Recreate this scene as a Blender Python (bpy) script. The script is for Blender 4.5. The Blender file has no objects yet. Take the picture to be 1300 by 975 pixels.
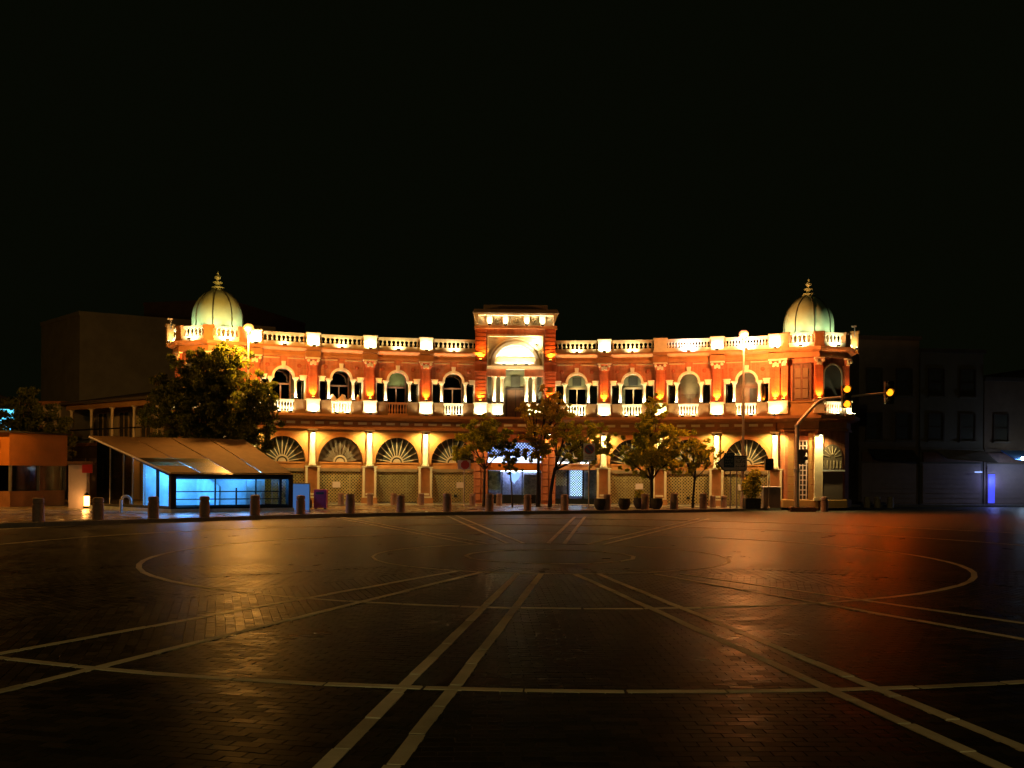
import bpy, math, random
from mathutils import Vector, Matrix
random.seed(7)
PI = math.pi
R_ = math.radians
sc = bpy.context.scene
col = sc.collection

# ------------------------------------------------------------------ camera
F, HOR, H, ROLL = 1250.0, 602.0, 1.7, R_(0.4)      # focal length and horizon in photo pixels, eye height, slight roll
cd = bpy.data.cameras.new('camera')
cd.sensor_fit = 'HORIZONTAL'; cd.sensor_width = 36.0
cd.lens = 36.0 * F / 1300.0
cd.shift_y = (HOR - 487.5) / 1300.0
cd.clip_end = 2000
cam = bpy.data.objects.new('camera', cd); col.objects.link(cam)
cam.matrix_world = Matrix.Translation((0, 0, H)) @ Matrix.Rotation(R_(90), 4, 'X') @ Matrix.Rotation(ROLL, 4, 'Z')
sc.camera = cam

# ------------------------------------------------------------------ night sky
w = bpy.data.worlds.new('World'); sc.world = w; w.use_nodes = True
wn = w.node_tree.nodes; wl = w.node_tree.links
bg = wn['Background']
sky = wn.new('ShaderNodeTexSky'); sky.sky_type = 'NISHITA'; sky.sun_disc = False
sky.sun_elevation = R_(-9.0); sky.sun_rotation = R_(200); sky.dust_density = 4.0
hs = wn.new('ShaderNodeMix'); hs.data_type = 'RGBA'; hs.blend_type = 'ADD'; hs.inputs[0].default_value = 1.0
wl.new(sky.outputs[0], hs.inputs[6])
hs.inputs[7].default_value = (0.011, 0.014, 0.005, 1)     # the town's own glow on the night sky
wl.new(hs.outputs[2], bg.inputs['Color'])
bg.inputs['Strength'].default_value = 0.05

sc.view_settings.view_transform = 'Standard'; sc.view_settings.look = 'None'
sc.view_settings.exposure = 1.7; sc.view_settings.gamma = 1.0
sc.view_settings.use_curve_mapping = False
sc.render.engine = 'CYCLES'
sc.cycles.use_denoising = True
sc.cycles.max_bounces = 6; sc.cycles.diffuse_bounces = 3; sc.cycles.glossy_bounces = 3
sc.cycles.transmission_bounces = 5; sc.cycles.transparent_max_bounces = 8
sc.cycles.caustics_reflective = False; sc.cycles.caustics_refractive = False
sc.cycles.sample_clamp_indirect = 4.0
sc.cycles.use_light_tree = True

# ------------------------------------------------------------------ where things stand (plan of the square, metres)
CX, CY = 0.8, 20.5            # centre of the round square; the crescent is concentric with it
RB = 32.0                     # radius of the crescent's facade
PHI0 = -1.2                   # bearing of its middle, degrees
BAY = 5.27                    # one bay, degrees
SW = 0.13                     # pavement height

def ground_point(px, Y):
    """the point on the ground at depth Y seen at photo column px (used once, to survey positions)"""
    return ((px - 650) / F * Y, Y)

# ------------------------------------------------------------------ materials
MATS = {}
def nodes_of(name):
    m = bpy.data.materials.new(name); m.use_nodes = True
    MATS[name] = m
    return m, m.node_tree.nodes, m.node_tree.links, m.node_tree.nodes['Principled BSDF']
def ramp(n, l, fac, stops):
    r = n.new('ShaderNodeValToRGB'); el = r.color_ramp.elements
    while len(el) < len(stops): el.new(0.5)
    for e, (p, c) in zip(el, stops): e.position = p; e.color = (*c, 1)
    l.new(fac, r.inputs[0]); return r.outputs[0]
def mat(name, c, rough=0.7, var=0.25, scale=3.0, bump=0.15, metal=0.0, spec=0.4, bscale=None, detail=6):
    """plain material with mottled colour, streaks of grime and fine relief"""
    m, n, l, b = nodes_of(name)
    tc = n.new('ShaderNodeTexCoord'); nz = n.new('ShaderNodeTexNoise')
    nz.inputs['Scale'].default_value = scale; nz.inputs['Detail'].default_value = detail; nz.inputs['Roughness'].default_value = 0.65
    l.new(tc.outputs['Object'], nz.inputs['Vector'])
    lo = tuple(x * (1 - var) for x in c); hi = tuple(min(1, x * (1 + var)) for x in c)
    l.new(ramp(n, l, nz.outputs['Fac'], [(0.25, lo), (0.75, hi)]), b.inputs['Base Color'])
    b.inputs['Roughness'].default_value = rough; b.inputs['Metallic'].default_value = metal
    b.inputs['Specular IOR Level'].default_value = spec
    if bump:
        bp = n.new('ShaderNodeBump'); bp.inputs['Strength'].default_value = bump; bp.inputs['Distance'].default_value = 0.02
        n2 = n.new('ShaderNodeTexNoise'); n2.inputs['Scale'].default_value = bscale or scale * 8; n2.inputs['Detail'].default_value = 4
        l.new(tc.outputs['Object'], n2.inputs['Vector']); l.new(n2.outputs['Fac'], bp.inputs['Height'])
        l.new(bp.outputs['Normal'], b.inputs['Normal'])
    return m
def brick_mat(name, c1, c2, mortar, bw=0.22, bh=0.07, rough=0.8, axis='XZ'):
    m, n, l, b = nodes_of(name)
    tc = n.new('ShaderNodeTexCoord'); sx = n.new('ShaderNodeSeparateXYZ'); cb = n.new('ShaderNodeCombineXYZ')
    l.new(tc.outputs['Object'], sx.inputs[0]); l.new(sx.outputs[axis[0]], cb.inputs[0]); l.new(sx.outputs[axis[1]], cb.inputs[1])
    br = n.new('ShaderNodeTexBrick'); br.inputs['Scale'].default_value = 1
    br.inputs['Brick Width'].default_value = bw; br.inputs['Row Height'].default_value = bh
    br.inputs['Mortar Size'].default_value = 0.006
    br.inputs['Color1'].default_value = (*c1, 1); br.inputs['Color2'].default_value = (*c2, 1); br.inputs['Mortar'].default_value = (*mortar, 1)
    l.new(cb.outputs[0], br.inputs['Vector'])
    nz = n.new('ShaderNodeTexNoise'); nz.inputs['Scale'].default_value = 1.3; nz.inputs['Detail'].default_value = 8
    l.new(tc.outputs['Object'], nz.inputs['Vector'])
    mx = n.new('ShaderNodeMix'); mx.data_type = 'RGBA'; mx.blend_type = 'MULTIPLY'; mx.inputs[0].default_value = 0.8
    l.new(br.outputs['Color'], mx.inputs[6]); l.new(ramp(n, l, nz.outputs['Fac'], [(0.3, (0.62, 0.6, 0.58)), (0.7, (1.1, 1.1, 1.1))]), mx.inputs[7])
    mp_ = n.new('ShaderNodeMapping'); mp_.inputs['Scale'].default_value = (4, 4, 0.35); n3 = n.new('ShaderNodeTexNoise'); n3.inputs['Scale'].default_value = 1.4; n3.inputs['Detail'].default_value = 7
    l.new(tc.outputs['Object'], mp_.inputs['Vector']); l.new(mp_.outputs[0], n3.inputs['Vector'])
    m3 = n.new('ShaderNodeMix'); m3.data_type = 'RGBA'; m3.blend_type = 'MULTIPLY'; m3.inputs[0].default_value = 0.75
    l.new(mx.outputs[2], m3.inputs[6]); l.new(ramp(n, l, n3.outputs['Fac'], [(0.35, (0.5, 0.47, 0.45)), (0.6, (1, 1, 1))]), m3.inputs[7])
    l.new(m3.outputs[2], b.inputs['Base Color']); b.inputs['Roughness'].default_value = rough
    b.inputs['Specular IOR Level'].default_value = 0.3
    bp = n.new('ShaderNodeBump'); bp.inputs['Strength'].default_value = 0.6; bp.inputs['Distance'].default_value = 0.006; bp.invert = True
    l.new(br.outputs['Fac'], bp.inputs['Height']); l.new(bp.outputs['Normal'], b.inputs['Normal'])
    return m
def emit(name, c, s):
    m, n, l, b = nodes_of(name)
    b.inputs['Base Color'].default_value = (*c, 1)
    b.inputs['Emission Color'].default_value = (*c, 1); b.inputs['Emission Strength'].default_value = s
    return m
def glass(name, c=(0.8, 0.9, 0.9), alpha=0.25, rough=0.05):
    m, n, l, b = nodes_of(name)
    gl = n.new('ShaderNodeBsdfGlossy'); gl.inputs['Roughness'].default_value = rough; gl.inputs['Color'].default_value = (0.9, 0.9, 0.9, 1)
    tr = n.new('ShaderNodeBsdfTransparent'); tr.inputs['Color'].default_value = (*c, 1)
    lw = n.new('ShaderNodeLayerWeight'); lw.inputs['Blend'].default_value = 0.5; fr = n.new('ShaderNodeMath'); fr.operation = 'POWER'; fr.inputs[1].default_value = 5.0; l.new(lw.outputs['Facing'], fr.inputs[0])
    ad = n.new('ShaderNodeMath'); ad.operation = 'ADD'; ad.inputs[1].default_value = alpha; ad.use_clamp = True
    l.new(fr.outputs[0], ad.inputs[0])
    mx = n.new('ShaderNodeMixShader'); l.new(ad.outputs[0], mx.inputs[0]); l.new(tr.outputs[0], mx.inputs[1]); l.new(gl.outputs[0], mx.inputs[2])
    l.new(mx.outputs[0], n['Material Output'].inputs['Surface'])
    return m
def leaf_mat(name, c, c2):
    m, n, l, b = nodes_of(name)
    ge = n.new('ShaderNodeNewGeometry')
    cr = ramp(n, l, ge.outputs['Random Per Island'], [(0.0, c), (1.0, c2)])
    l.new(cr, b.inputs['Base Color']); b.inputs['Roughness'].default_value = 0.5; b.inputs['Specular IOR Level'].default_value = 0.35
    tl = n.new('ShaderNodeBsdfTranslucent')
    tm = n.new('ShaderNodeMix'); tm.data_type = 'RGBA'; tm.blend_type = 'MULTIPLY'; tm.inputs[0].default_value = 1.0; tm.inputs[7].default_value = (2.4, 2.4, 0.8, 1)
    l.new(cr, tm.inputs[6]); l.new(tm.outputs[2], tl.inputs['Color'])
    mx = n.new('ShaderNodeMixShader'); mx.inputs[0].default_value = 0.55
    l.new(b.outputs[0], mx.inputs[1]); l.new(tl.outputs[0], mx.inputs[2]); l.new(mx.outputs[0], n['Material Output'].inputs['Surface'])
    return m
def paver_mat(name, c, c2, rough, island=True, spec=0.045):
    m, n, l, b = nodes_of(name)
    if island:
        ge = n.new('ShaderNodeNewGeometry'); rnd = ge.outputs['Random Per Island']
    else:
        oi = n.new('ShaderNodeObjectInfo'); rnd = oi.outputs['Random']
    tc = n.new('ShaderNodeTexCoord'); ge2 = n.new('ShaderNodeNewGeometry')
    nz = n.new('ShaderNodeTexNoise'); nz.inputs['Scale'].default_value = 0.7; nz.inputs['Detail'].default_value = 7
    l.new(ge2.outputs['Position'], nz.inputs['Vector'])
    a = n.new('ShaderNodeMath'); a.operation = 'MULTIPLY_ADD'; a.inputs[1].default_value = 0.5
    l.new(rnd, a.inputs[0]); l.new(nz.outputs['Fac'], a.inputs[2])
    s = n.new('ShaderNodeMath'); s.operation = 'SUBTRACT'; s.inputs[1].default_value = 0.25; l.new(a.outputs[0], s.inputs[0])
    ns_ = n.new('ShaderNodeTexNoise'); ns_.inputs['Scale'].default_value = 0.22; ns_.inputs['Detail'].default_value = 10; ns_.inputs['Roughness'].default_value = 0.7
    l.new(ge2.outputs['Position'], ns_.inputs['Vector'])
    ms = n.new('ShaderNodeMix'); ms.data_type = 'RGBA'; ms.blend_type = 'MULTIPLY'; ms.inputs[0].default_value = 0.9
    l.new(ramp(n, l, s.outputs[0], [(0.2, c), (0.8, c2)]), ms.inputs[6]); l.new(ramp(n, l, ns_.outputs['Fac'], [(0.36, (0.38, 0.38, 0.38)), (0.58, (1.15, 1.15, 1.15))]), ms.inputs[7])
    l.new(ms.outputs[2], b.inputs['Base Color'])
    rr = n.new('ShaderNodeMapRange'); rr.inputs[3].default_value = rough - 0.1; rr.inputs[4].default_value = rough + 0.16
    l.new(s.outputs[0], rr.inputs[0]); l.new(rr.outputs[0], b.inputs['Roughness'])
    b.inputs['Specular IOR Level'].default_value = spec
    n2 = n.new('ShaderNodeTexNoise'); n2.inputs['Scale'].default_value = 45; n2.inputs['Detail'].default_value = 3
    l.new(ge2.outputs['Position'], n2.inputs['Vector'])
    bp = n.new('ShaderNodeBump'); bp.inputs['Strength'].default_value = 0.25; bp.inputs['Distance'].default_value = 0.006
    l.new(n2.outputs['Fac'], bp.inputs['Height']); l.new(bp.outputs['Normal'], b.inputs['Normal'])
    if not name.startswith('slab'): worn_sheen(n, l, b, 0.34)
    return m
def worn_sheen(n, l, b, k, p=11.0):
    df = n.new('ShaderNodeBsdfDiffuse'); gl = n.new('ShaderNodeBsdfGlossy'); gl.inputs['Color'].default_value = (0.95, 0.95, 0.9, 1)
    l.new(b.inputs['Base Color'].links[0].from_socket, df.inputs['Color'])
    l.new(b.inputs['Roughness'].links[0].from_socket, gl.inputs['Roughness'])
    nr = b.inputs['Normal'].links[0].from_socket; l.new(nr, df.inputs['Normal']); l.new(nr, gl.inputs['Normal'])
    lw = n.new('ShaderNodeLayerWeight'); lw.inputs['Blend'].default_value = 0.5
    pw = n.new('ShaderNodeMath'); pw.operation = 'POWER'; pw.inputs[1].default_value = p; l.new(lw.outputs['Facing'], pw.inputs[0])
    ml = n.new('ShaderNodeMath'); ml.operation = 'MULTIPLY'; ml.inputs[1].default_value = k; l.new(pw.outputs[0], ml.inputs[0])
    mx = n.new('ShaderNodeMixShader'); l.new(ml.outputs[0], mx.inputs[0]); l.new(df.outputs[0], mx.inputs[1]); l.new(gl.outputs[0], mx.inputs[2])
    l.new(mx.outputs[0], n['Material Output'].inputs['Surface'])
def ground_mat():
    m, n, l, b = nodes_of('ground_setts')
    ge = n.new('ShaderNodeNewGeometry'); br = n.new('ShaderNodeTexBrick'); br.inputs['Scale'].default_value = 1
    br.inputs['Brick Width'].default_value = 0.2; br.inputs['Row Height'].default_value = 0.1; br.inputs['Mortar Size'].default_value = 0.008
    br.inputs['Color1'].default_value = (0.024, 0.022, 0.011, 1); br.inputs['Color2'].default_value = (0.012, 0.011, 0.006, 1); br.inputs['Mortar'].default_value = (0.012, 0.010, 0.008, 1)
    l.new(ge.outputs['Position'], br.inputs['Vector'])
    nz = n.new('ShaderNodeTexNoise'); nz.inputs['Scale'].default_value = 0.35; nz.inputs['Detail'].default_value = 9; nz.inputs['Roughness'].default_value = 0.6
    l.new(ge.outputs['Position'], nz.inputs['Vector'])
    mx = n.new('ShaderNodeMix'); mx.data_type = 'RGBA'; mx.blend_type = 'MULTIPLY'; mx.inputs[0].default_value = 1
    l.new(br.outputs['Color'], mx.inputs[6]); l.new(ramp(n, l, nz.outputs['Fac'], [(0.3, (0.5, 0.5, 0.5)), (0.7, (1.3, 1.25, 1.2))]), mx.inputs[7])
    l.new(mx.outputs[2], b.inputs['Base Color'])
    rr = n.new('ShaderNodeMapRange'); rr.inputs[1].default_value = 0.3; rr.inputs[2].default_value = 0.7; rr.inputs[3].default_value = 0.30; rr.inputs[4].default_value = 0.48; b.inputs['Specular IOR Level'].default_value = 0.06
    l.new(nz.outputs['Fac'], rr.inputs[0]); l.new(rr.outputs[0], b.inputs['Roughness'])
    n2 = n.new('ShaderNodeTexNoise'); n2.inputs['Scale'].default_value = 9; n2.inputs['Detail'].default_value = 5
    l.new(ge.outputs['Position'], n2.inputs['Vector'])
    bp = n.new('ShaderNodeBump'); bp.inputs['Strength'].default_value = 0.35; bp.inputs['Distance'].default_value = 0.02
    l.new(n2.outputs['Fac'], bp.inputs['Height'])
    b2 = n.new('ShaderNodeBump'); b2.inputs['Strength'].default_value = 0.7; b2.inputs['Distance'].default_value = 0.006; b2.invert = True
    l.new(br.outputs['Fac'], b2.inputs['Height']); l.new(bp.outputs['Normal'], b2.inputs['Normal']); l.new(b2.outputs['Normal'], b.inputs['Normal'])
    worn_sheen(n, l, b, 0.34)
    return m
ground_mat()
paver_mat('paver', (0.0085, 0.0085, 0.004), (0.026, 0.023, 0.011), 0.34, True)
paver_mat('paver_single', (0.0085, 0.0085, 0.004), (0.026, 0.023, 0.011), 0.34, False)
paver_mat('line_stone', (0.40, 0.35, 0.23), (0.60, 0.53, 0.37), 0.42, False)
paver_mat('line_stone_far', (0.40, 0.35, 0.23), (0.60, 0.53, 0.37), 0.42, True)
paver_mat('slab', (0.16, 0.13, 0.10), (0.27, 0.22, 0.17), 0.25, False, 0.3)
paver_mat('slab_far', (0.20, 0.17, 0.12), (0.30, 0.25, 0.18), 0.25, True, 0.3)
mat('kerb', (0.16, 0.14, 0.12), 0.6, 0.3, 5)
mat('bollard_stone', (0.24, 0.15, 0.12), 0.6, 0.35, 9, 0.3)
mat('bollard_pale', (0.38, 0.30, 0.22), 0.6, 0.35, 9, 0.3)
brick_mat('brick', (0.58, 0.195, 0.095), (0.50, 0.16, 0.075), (0.42, 0.23, 0.13))
brick_mat('brick_red', (0.50, 0.11, 0.035), (0.42, 0.085, 0.03), (0.33, 0.15, 0.08))
mat('cream', (0.66, 0.58, 0.42), 0.65, 0.18, 2.5)
mat('cream_dirty', (0.42, 0.31, 0.17), 0.75, 0.3, 2.0)
mat('stone', (0.36, 0.16, 0.06), 0.75, 0.32, 1.6, 0.25)
mat('plaster', (0.33, 0.175, 0.055), 0.8, 0.25, 1.8, 0.2)
mat('roof_dark', (0.07, 0.055, 0.045), 0.85, 0.3, 2)
mat('dado_brown', (0.16, 0.085, 0.03), 0.8, 0.3, 2.0)
mat('arch_orange', (0.40, 0.155, 0.04), 0.75, 0.25, 2.0, 0.2)
mat('dome_metal', (0.30, 0.41, 0.27), 0.40, 0.16, 2.2, 0.06, 0.12)
mat('dome_seam', (0.06, 0.07, 0.045), 0.5, 0.2, 3, 0.05, 0.4)
mat('wood', (0.16, 0.075, 0.04), 0.6, 0.35, 4, 0.2)
mat('wood_dark', (0.05, 0.03, 0.02), 0.6, 0.35, 4, 0.2)
mat('blind_green', (0.12, 0.15, 0.05), 0.8, 0.3, 3)
mat('wall_green', (0.25, 0.25, 0.15), 0.8, 0.25, 2)
mat('panel_tan', (0.20, 0.13, 0.07), 0.7, 0.3, 2)
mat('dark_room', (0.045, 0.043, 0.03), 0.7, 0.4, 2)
mat('metal_dark', (0.03, 0.03, 0.03), 0.45, 0.3, 8, 0.05, 0.6)
mat('metal_grey', (0.30, 0.29, 0.28), 0.45, 0.2, 6, 0.05, 0.5)
mat('metal_pole', (0.45, 0.36, 0.30), 0.45, 0.2, 6, 0.05, 0.3)
mat('shutter', (0.42, 0.33, 0.15), 0.6, 0.3, 3, 0.1, 0.3)
mat('shutter_back', (0.035, 0.03, 0.018), 0.7, 0.4, 1.2)
mat('shutter_back_brown', (0.16, 0.085, 0.035), 0.7, 0.5, 1.0)
mat('shutter_back_grey', (0.11, 0.10, 0.07), 0.7, 0.5, 1.0)
mat('shutter_grey', (0.24, 0.17, 0.15), 0.6, 0.15, 2, 0.05)
mat('grille', (0.36, 0.27, 0.18), 0.6, 0.2, 5)
mat('bark', (0.06, 0.045, 0.03), 0.9, 0.4, 8, 0.5)
mat('soil', (0.04, 0.03, 0.02), 0.95, 0.4, 8, 0.5)
mat('wall_pale', (0.42, 0.36, 0.25), 0.85, 0.2, 0.7)
mat('wall_grey', (0.11, 0.095, 0.075), 0.85, 0.2, 0.7)
mat('wall_brown', (0.14, 0.10, 0.07), 0.85, 0.3, 0.9)
mat('orange_panel', (0.62, 0.20, 0.02), 0.55, 0.15, 1.5, 0.05)
mat('awning', (0.28, 0.22, 0.18), 0.8, 0.3, 2)
mat('awning_dark', (0.06, 0.05, 0.05), 0.8, 0.3, 2)
mat('magenta', (0.33, 0.015, 0.07), 0.45, 0.15, 3, 0.03)
mat('bag_black', (0.015, 0.015, 0.016), 0.35, 0.3, 6, 0.4)
mat('sign_white', (0.75, 0.70, 0.74), 0.4, 0.08, 3, 0)
mat('sign_pink', (0.62, 0.50, 0.50), 0.45, 0.1, 3, 0)
mat('sign_blue', (0.07, 0.06, 0.24), 0.4, 0.1, 3, 0)
mat('sign_navy', (0.03, 0.05, 0.09), 0.4, 0.1, 3, 0)
mat('sign_red', (0.45, 0.02, 0.02), 0.4, 0.1, 3, 0)
mat('sign_black', (0.02, 0.02, 0.02), 0.4, 0.1, 3, 0)
mat('sign_print', (0.30, 0.32, 0.34), 0.5, 0.1, 3, 0)
mat('blue_board', (0.14, 0.34, 0.75), 0.5, 0.1, 2, 0.03)
emit('light_box_blue', (0.08, 0.22, 0.60), 0.14)
mat('cloth_cream', (0.55, 0.40, 0.26), 0.9, 0.4, 5, 0.3)
mat('cloth_orange', (0.50, 0.22, 0.08), 0.9, 0.3, 5, 0.3)
mat('terracotta', (0.30, 0.13, 0.07), 0.8, 0.25, 5, 0.2)
mat('pot_dark', (0.04, 0.035, 0.03), 0.7, 0.3, 6, 0.2)
mat('interior_white', (0.50, 0.58, 0.64), 0.5, 0.45, 1.1, 0.05)
mat('frame_dark', (0.02, 0.022, 0.025), 0.4, 0.2, 5, 0.03, 0.5)
mat('tarp', (0.15, 0.085, 0.035), 0.8, 0.25, 2)
mat('display_print', (0.25, 0.22, 0.30), 0.5, 0.6, 7, 0)
mat('poster_blue', (0.30, 0.38, 0.62), 0.5, 0.9, 4.5, 0)
glass('glass_clear', (0.85, 0.95, 0.97), 0.03)
glass('glass_dark', (0.25, 0.28, 0.25), 0.08)
glass('glass_roof', (0.30, 0.26, 0.16), 0.10, 0.25)
leaf_mat('leaf_dark', (0.035, 0.050, 0.010), (0.11, 0.12, 0.026))
leaf_mat('leaf_olive', (0.12, 0.145, 0.018), (0.36, 0.33, 0.05))
leaf_mat('leaf_gold', (0.14, 0.115, 0.018), (0.38, 0.27, 0.05))
emit('lamp_sodium', (1.0, 0.42, 0.07), 0.6)
emit('lamp_pink', (1.0, 0.28, 0.12), 0.7)
emit('lamp_white', (1.0, 0.9, 0.55), 14)
emit('lamp_amber', (1.0, 0.38, 0.03), 12)
emit('signal_amber', (1.0, 0.27, 0.008), 0.85)
emit('tube_cyan', (0.35, 0.78, 1.0), 6)
emit('tube_blue', (0.08, 0.10, 1.0), 0.22)
emit('tube_white', (0.75, 0.88, 1.0), 6)
emit('tube_amber', (1.0, 0.36, 0.02), 1.6)
emit('screen_blue', (0.30, 0.45, 0.95), 0.55)
emit('screen_pale', (0.55, 0.72, 1.0), 0.85)
emit('lantern_glow', (1.0, 0.45, 0.10), 3)
emit('window_cyan', (0.10, 0.60, 0.80), 0.7)

# ------------------------------------------------------------------ mesh builder
class MB:
    def __init__(s): s.v = []; s.f = []; s.m = []; s.mi = 0
    def add(s, vs, fs):
        o = len(s.v); s.v += [tuple(p) for p in vs]; s.f += [[i + o for i in f] for f in fs]; s.m += [s.mi] * len(fs)
    def box(s, x0, x1, y0, y1, z0, z1):
        s.add([(x0,y0,z0),(x1,y0,z0),(x1,y1,z0),(x0,y1,z0),(x0,y0,z1),(x1,y0,z1),(x1,y1,z1),(x0,y1,z1)],
              [(0,3,2,1),(4,5,6,7),(0,1,5,4),(1,2,6,5),(2,3,7,6),(3,0,4,7)]); return s
    def cham(s, x0, x1, y0, y1, z0, z1, c):
        """box with chamfered top edges"""
        s.add([(x0,y0,z0),(x1,y0,z0),(x1,y1,z0),(x0,y1,z0),(x0,y0,z1-c),(x1,y0,z1-c),(x1,y1,z1-c),(x0,y1,z1-c),
               (x0+c,y0+c,z1),(x1-c,y0+c,z1),(x1-c,y1-c,z1),(x0+c,y1-c,z1)],
              [(0,1,5,4),(1,2,6,5),(2,3,7,6),(3,0,4,7),(4,5,9,8),(5,6,10,9),(6,7,11,10),(7,4,8,11),(8,9,10,11)]); return s
    def prism(s, poly, y0, y1):
        """closed outline in x,z pushed from y0 to y1"""
        n = len(poly)
        s.add([(x, y0, z) for x, z in poly] + [(x, y1, z) for x, z in poly],
              [list(range(n)), list(range(2*n-1, n-1, -1))] + [(i, i+n, (i+1) % n + n, (i+1) % n) for i in range(n)]); return s
    def slab(s, poly, z0, z1):
        """closed outline in x,y pushed from z0 to z1"""
        n = len(poly)
        s.add([(x, y, z0) for x, y in poly] + [(x, y, z1) for x, y in poly],
              [list(range(n-1, -1, -1)), list(range(n, 2*n))] + [(i, (i+1) % n, (i+1) % n + n, i+n) for i in range(n)]); return s
    def strip(s, inner, outer, y0, y1):
        """band between two polylines in x,z (same count), pushed from y0 to y1"""
        n = len(inner)
        vs = [(x,y0,z) for x,z in inner] + [(x,y0,z) for x,z in outer] + [(x,y1,z) for x,z in inner] + [(x,y1,z) for x,z in outer]
        fs = []
        for i in range(n-1):
            fs += [(i, i+1, n+i+1, n+i), (2*n+i, 3*n+i, 3*n+i+1, 2*n+i+1), (i, 2*n+i, 2*n+i+1, i+1), (n+i, n+i+1, 3*n+i+1, 3*n+i)]
        fs += [(0, n, 3*n, 2*n), (n-1, 3*n-1, 4*n-1, 2*n-1)]
        s.add(vs, fs); return s
    def lathe(s, prof, n=16, c=(0,0), a0=0.0, a1=2*PI, k=1.0):
        full = abs(a1 - a0 - 2*PI) < 1e-6; m = n if full else n + 1
        vs = []
        for r, z in prof:
            for i in range(m):
                a = a0 + (a1 - a0) * i / n; vs.append((c[0] + r*math.cos(a), c[1] + k*r*math.sin(a), z))
        fs = []
        for j in range(len(prof)-1):
            for i in range(n):
                b_ = (i+1) % m
                fs.append((j*m+i, j*m+b_, (j+1)*m+b_, (j+1)*m+i))
        if full:
            fs.append(list(range(m-1, -1, -1))); fs.append([(len(prof)-1)*m+i for i in range(m)])
        s.add(vs, fs); return s
    def tube(s, pts, r, n=8):
        pts = [Vector(p) for p in pts]; rr = r if isinstance(r, (list, tuple)) else [r]*len(pts)
        up = Vector((0,0,1)); vs = []
        for i, p in enumerate(pts):
            d = (pts[min(i+1, len(pts)-1)] - pts[max(i-1, 0)]).normalized()
            a = d.cross(up if abs(d.z) < 0.95 else Vector((1,0,0))).normalized(); b = d.cross(a)
            for k in range(n):
                t = 2*PI*k/n; vs.append(p + (a*math.cos(t) + b*math.sin(t)) * rr[i])
        fs = [(i*n+k, i*n+(k+1) % n, (i+1)*n+(k+1) % n, (i+1)*n+k) for i in range(len(pts)-1) for k in range(n)]
        fs += [list(range(n)), [(len(pts)-1)*n+k for k in range(n-1, -1, -1)]]
        s.add(vs, fs); return s
    def ball(s, c, r, n=14, k=9, sz=1.0):
        prof = [(max(1e-3, r*math.sin(PI*i/k)), c[2] - sz*r*math.cos(PI*i/k)) for i in range(k+1)]
        return s.lathe(prof, n, (c[0], c[1]))
    def mesh(s, name, mats, smooth=False):
        me = bpy.data.meshes.new(name); me.from_pydata(s.v, [], s.f)
        for q in (mats if isinstance(mats, (list, tuple)) else [mats]): me.materials.append(MATS[q])
        if any(s.m): me.polygons.foreach_set('material_index', s.m)
        if smooth:
            me.polygons.foreach_set('use_smooth', [True]*len(me.polygons))
            try: me.set_sharp_from_angle(angle=R_(40))
            except Exception: pass
        me.update(); return me
CACHE = {}
def cached(key, fn):
    if key not in CACHE: CACHE[key] = fn()
    return CACHE[key]

def obj(name, me, parent=None, loc=(0,0,0), rz=0.0):
    o = bpy.data.objects.new(name, me); col.objects.link(o)
    o.location = loc; o.rotation_euler = (0,0,rz)
    if parent: o.parent = parent
    return o
def tag(o, label, cat, group=None):
    o['label'] = label; o['category'] = cat
    if group: o['group'] = group
    return o
def thing(name, label, cat, loc=(0,0,0), rz=0.0, group=None):
    return tag(obj(name, None, None, loc, rz), label, cat, group)
def structure(o): o['kind'] = 'structure'; return o
def stuff(o): o['kind'] = 'stuff'; return o
def lamp(parent, kind, energy, color, loc=(0,0,0), radius=0.05, direction=None, angle=120, blend=0.6):
    """the light itself, always a child of the lamp it belongs to"""
    ld = bpy.data.lights.new('light', kind); ld.energy = energy; ld.color = color
    ld.shadow_soft_size = radius
    o = bpy.data.objects.new('light', ld); col.objects.link(o); o.parent = parent; o.location = loc
    if kind == 'SPOT':
        ld.spot_size = R_(angle); ld.spot_blend = blend
    if direction is not None:
        o.rotation_euler = Vector(direction).to_track_quat('-Z', 'Y').to_euler()
    return o

class Frame:
    """a place on the crescent: x to the right along the wall, y into the building, z up"""
    def __init__(s, parent, phi, R=RB):
        s.p = parent; a = R_(phi); s.rz = -a
        s.o = Vector((CX + R*math.sin(a), CY + R*math.cos(a), 0)) - parent.location
    def put(s, name, me, off=(0,0,0), rz=0.0):
        c, n = math.cos(s.rz), math.sin(s.rz)
        return obj(name, me, s.p, (s.o.x + c*off[0] - n*off[1], s.o.y + n*off[0] + c*off[1], off[2]), s.rz + rz)

def arc(cx, cz, rx, rz, a0, a1, n):
    return [(cx + rx*math.cos(a0+(a1-a0)*i/n), cz + rz*math.sin(a0+(a1-a0)*i/n)) for i in range(n+1)]

# ------------------------------------------------------------------ ground of the square
g = MB(); g.box(-260, 260, -60, 420, -0.6, -0.007)
ground = structure(obj('ground', g.mesh('ground', 'ground_setts')))

PAIRS = [20.6, 6.1, -9.2, -23.2]      # bearings of the double stone lines through the centre
R1, R2, R3, R4 = 1.72, 3.64, 8.0, 12.77

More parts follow.
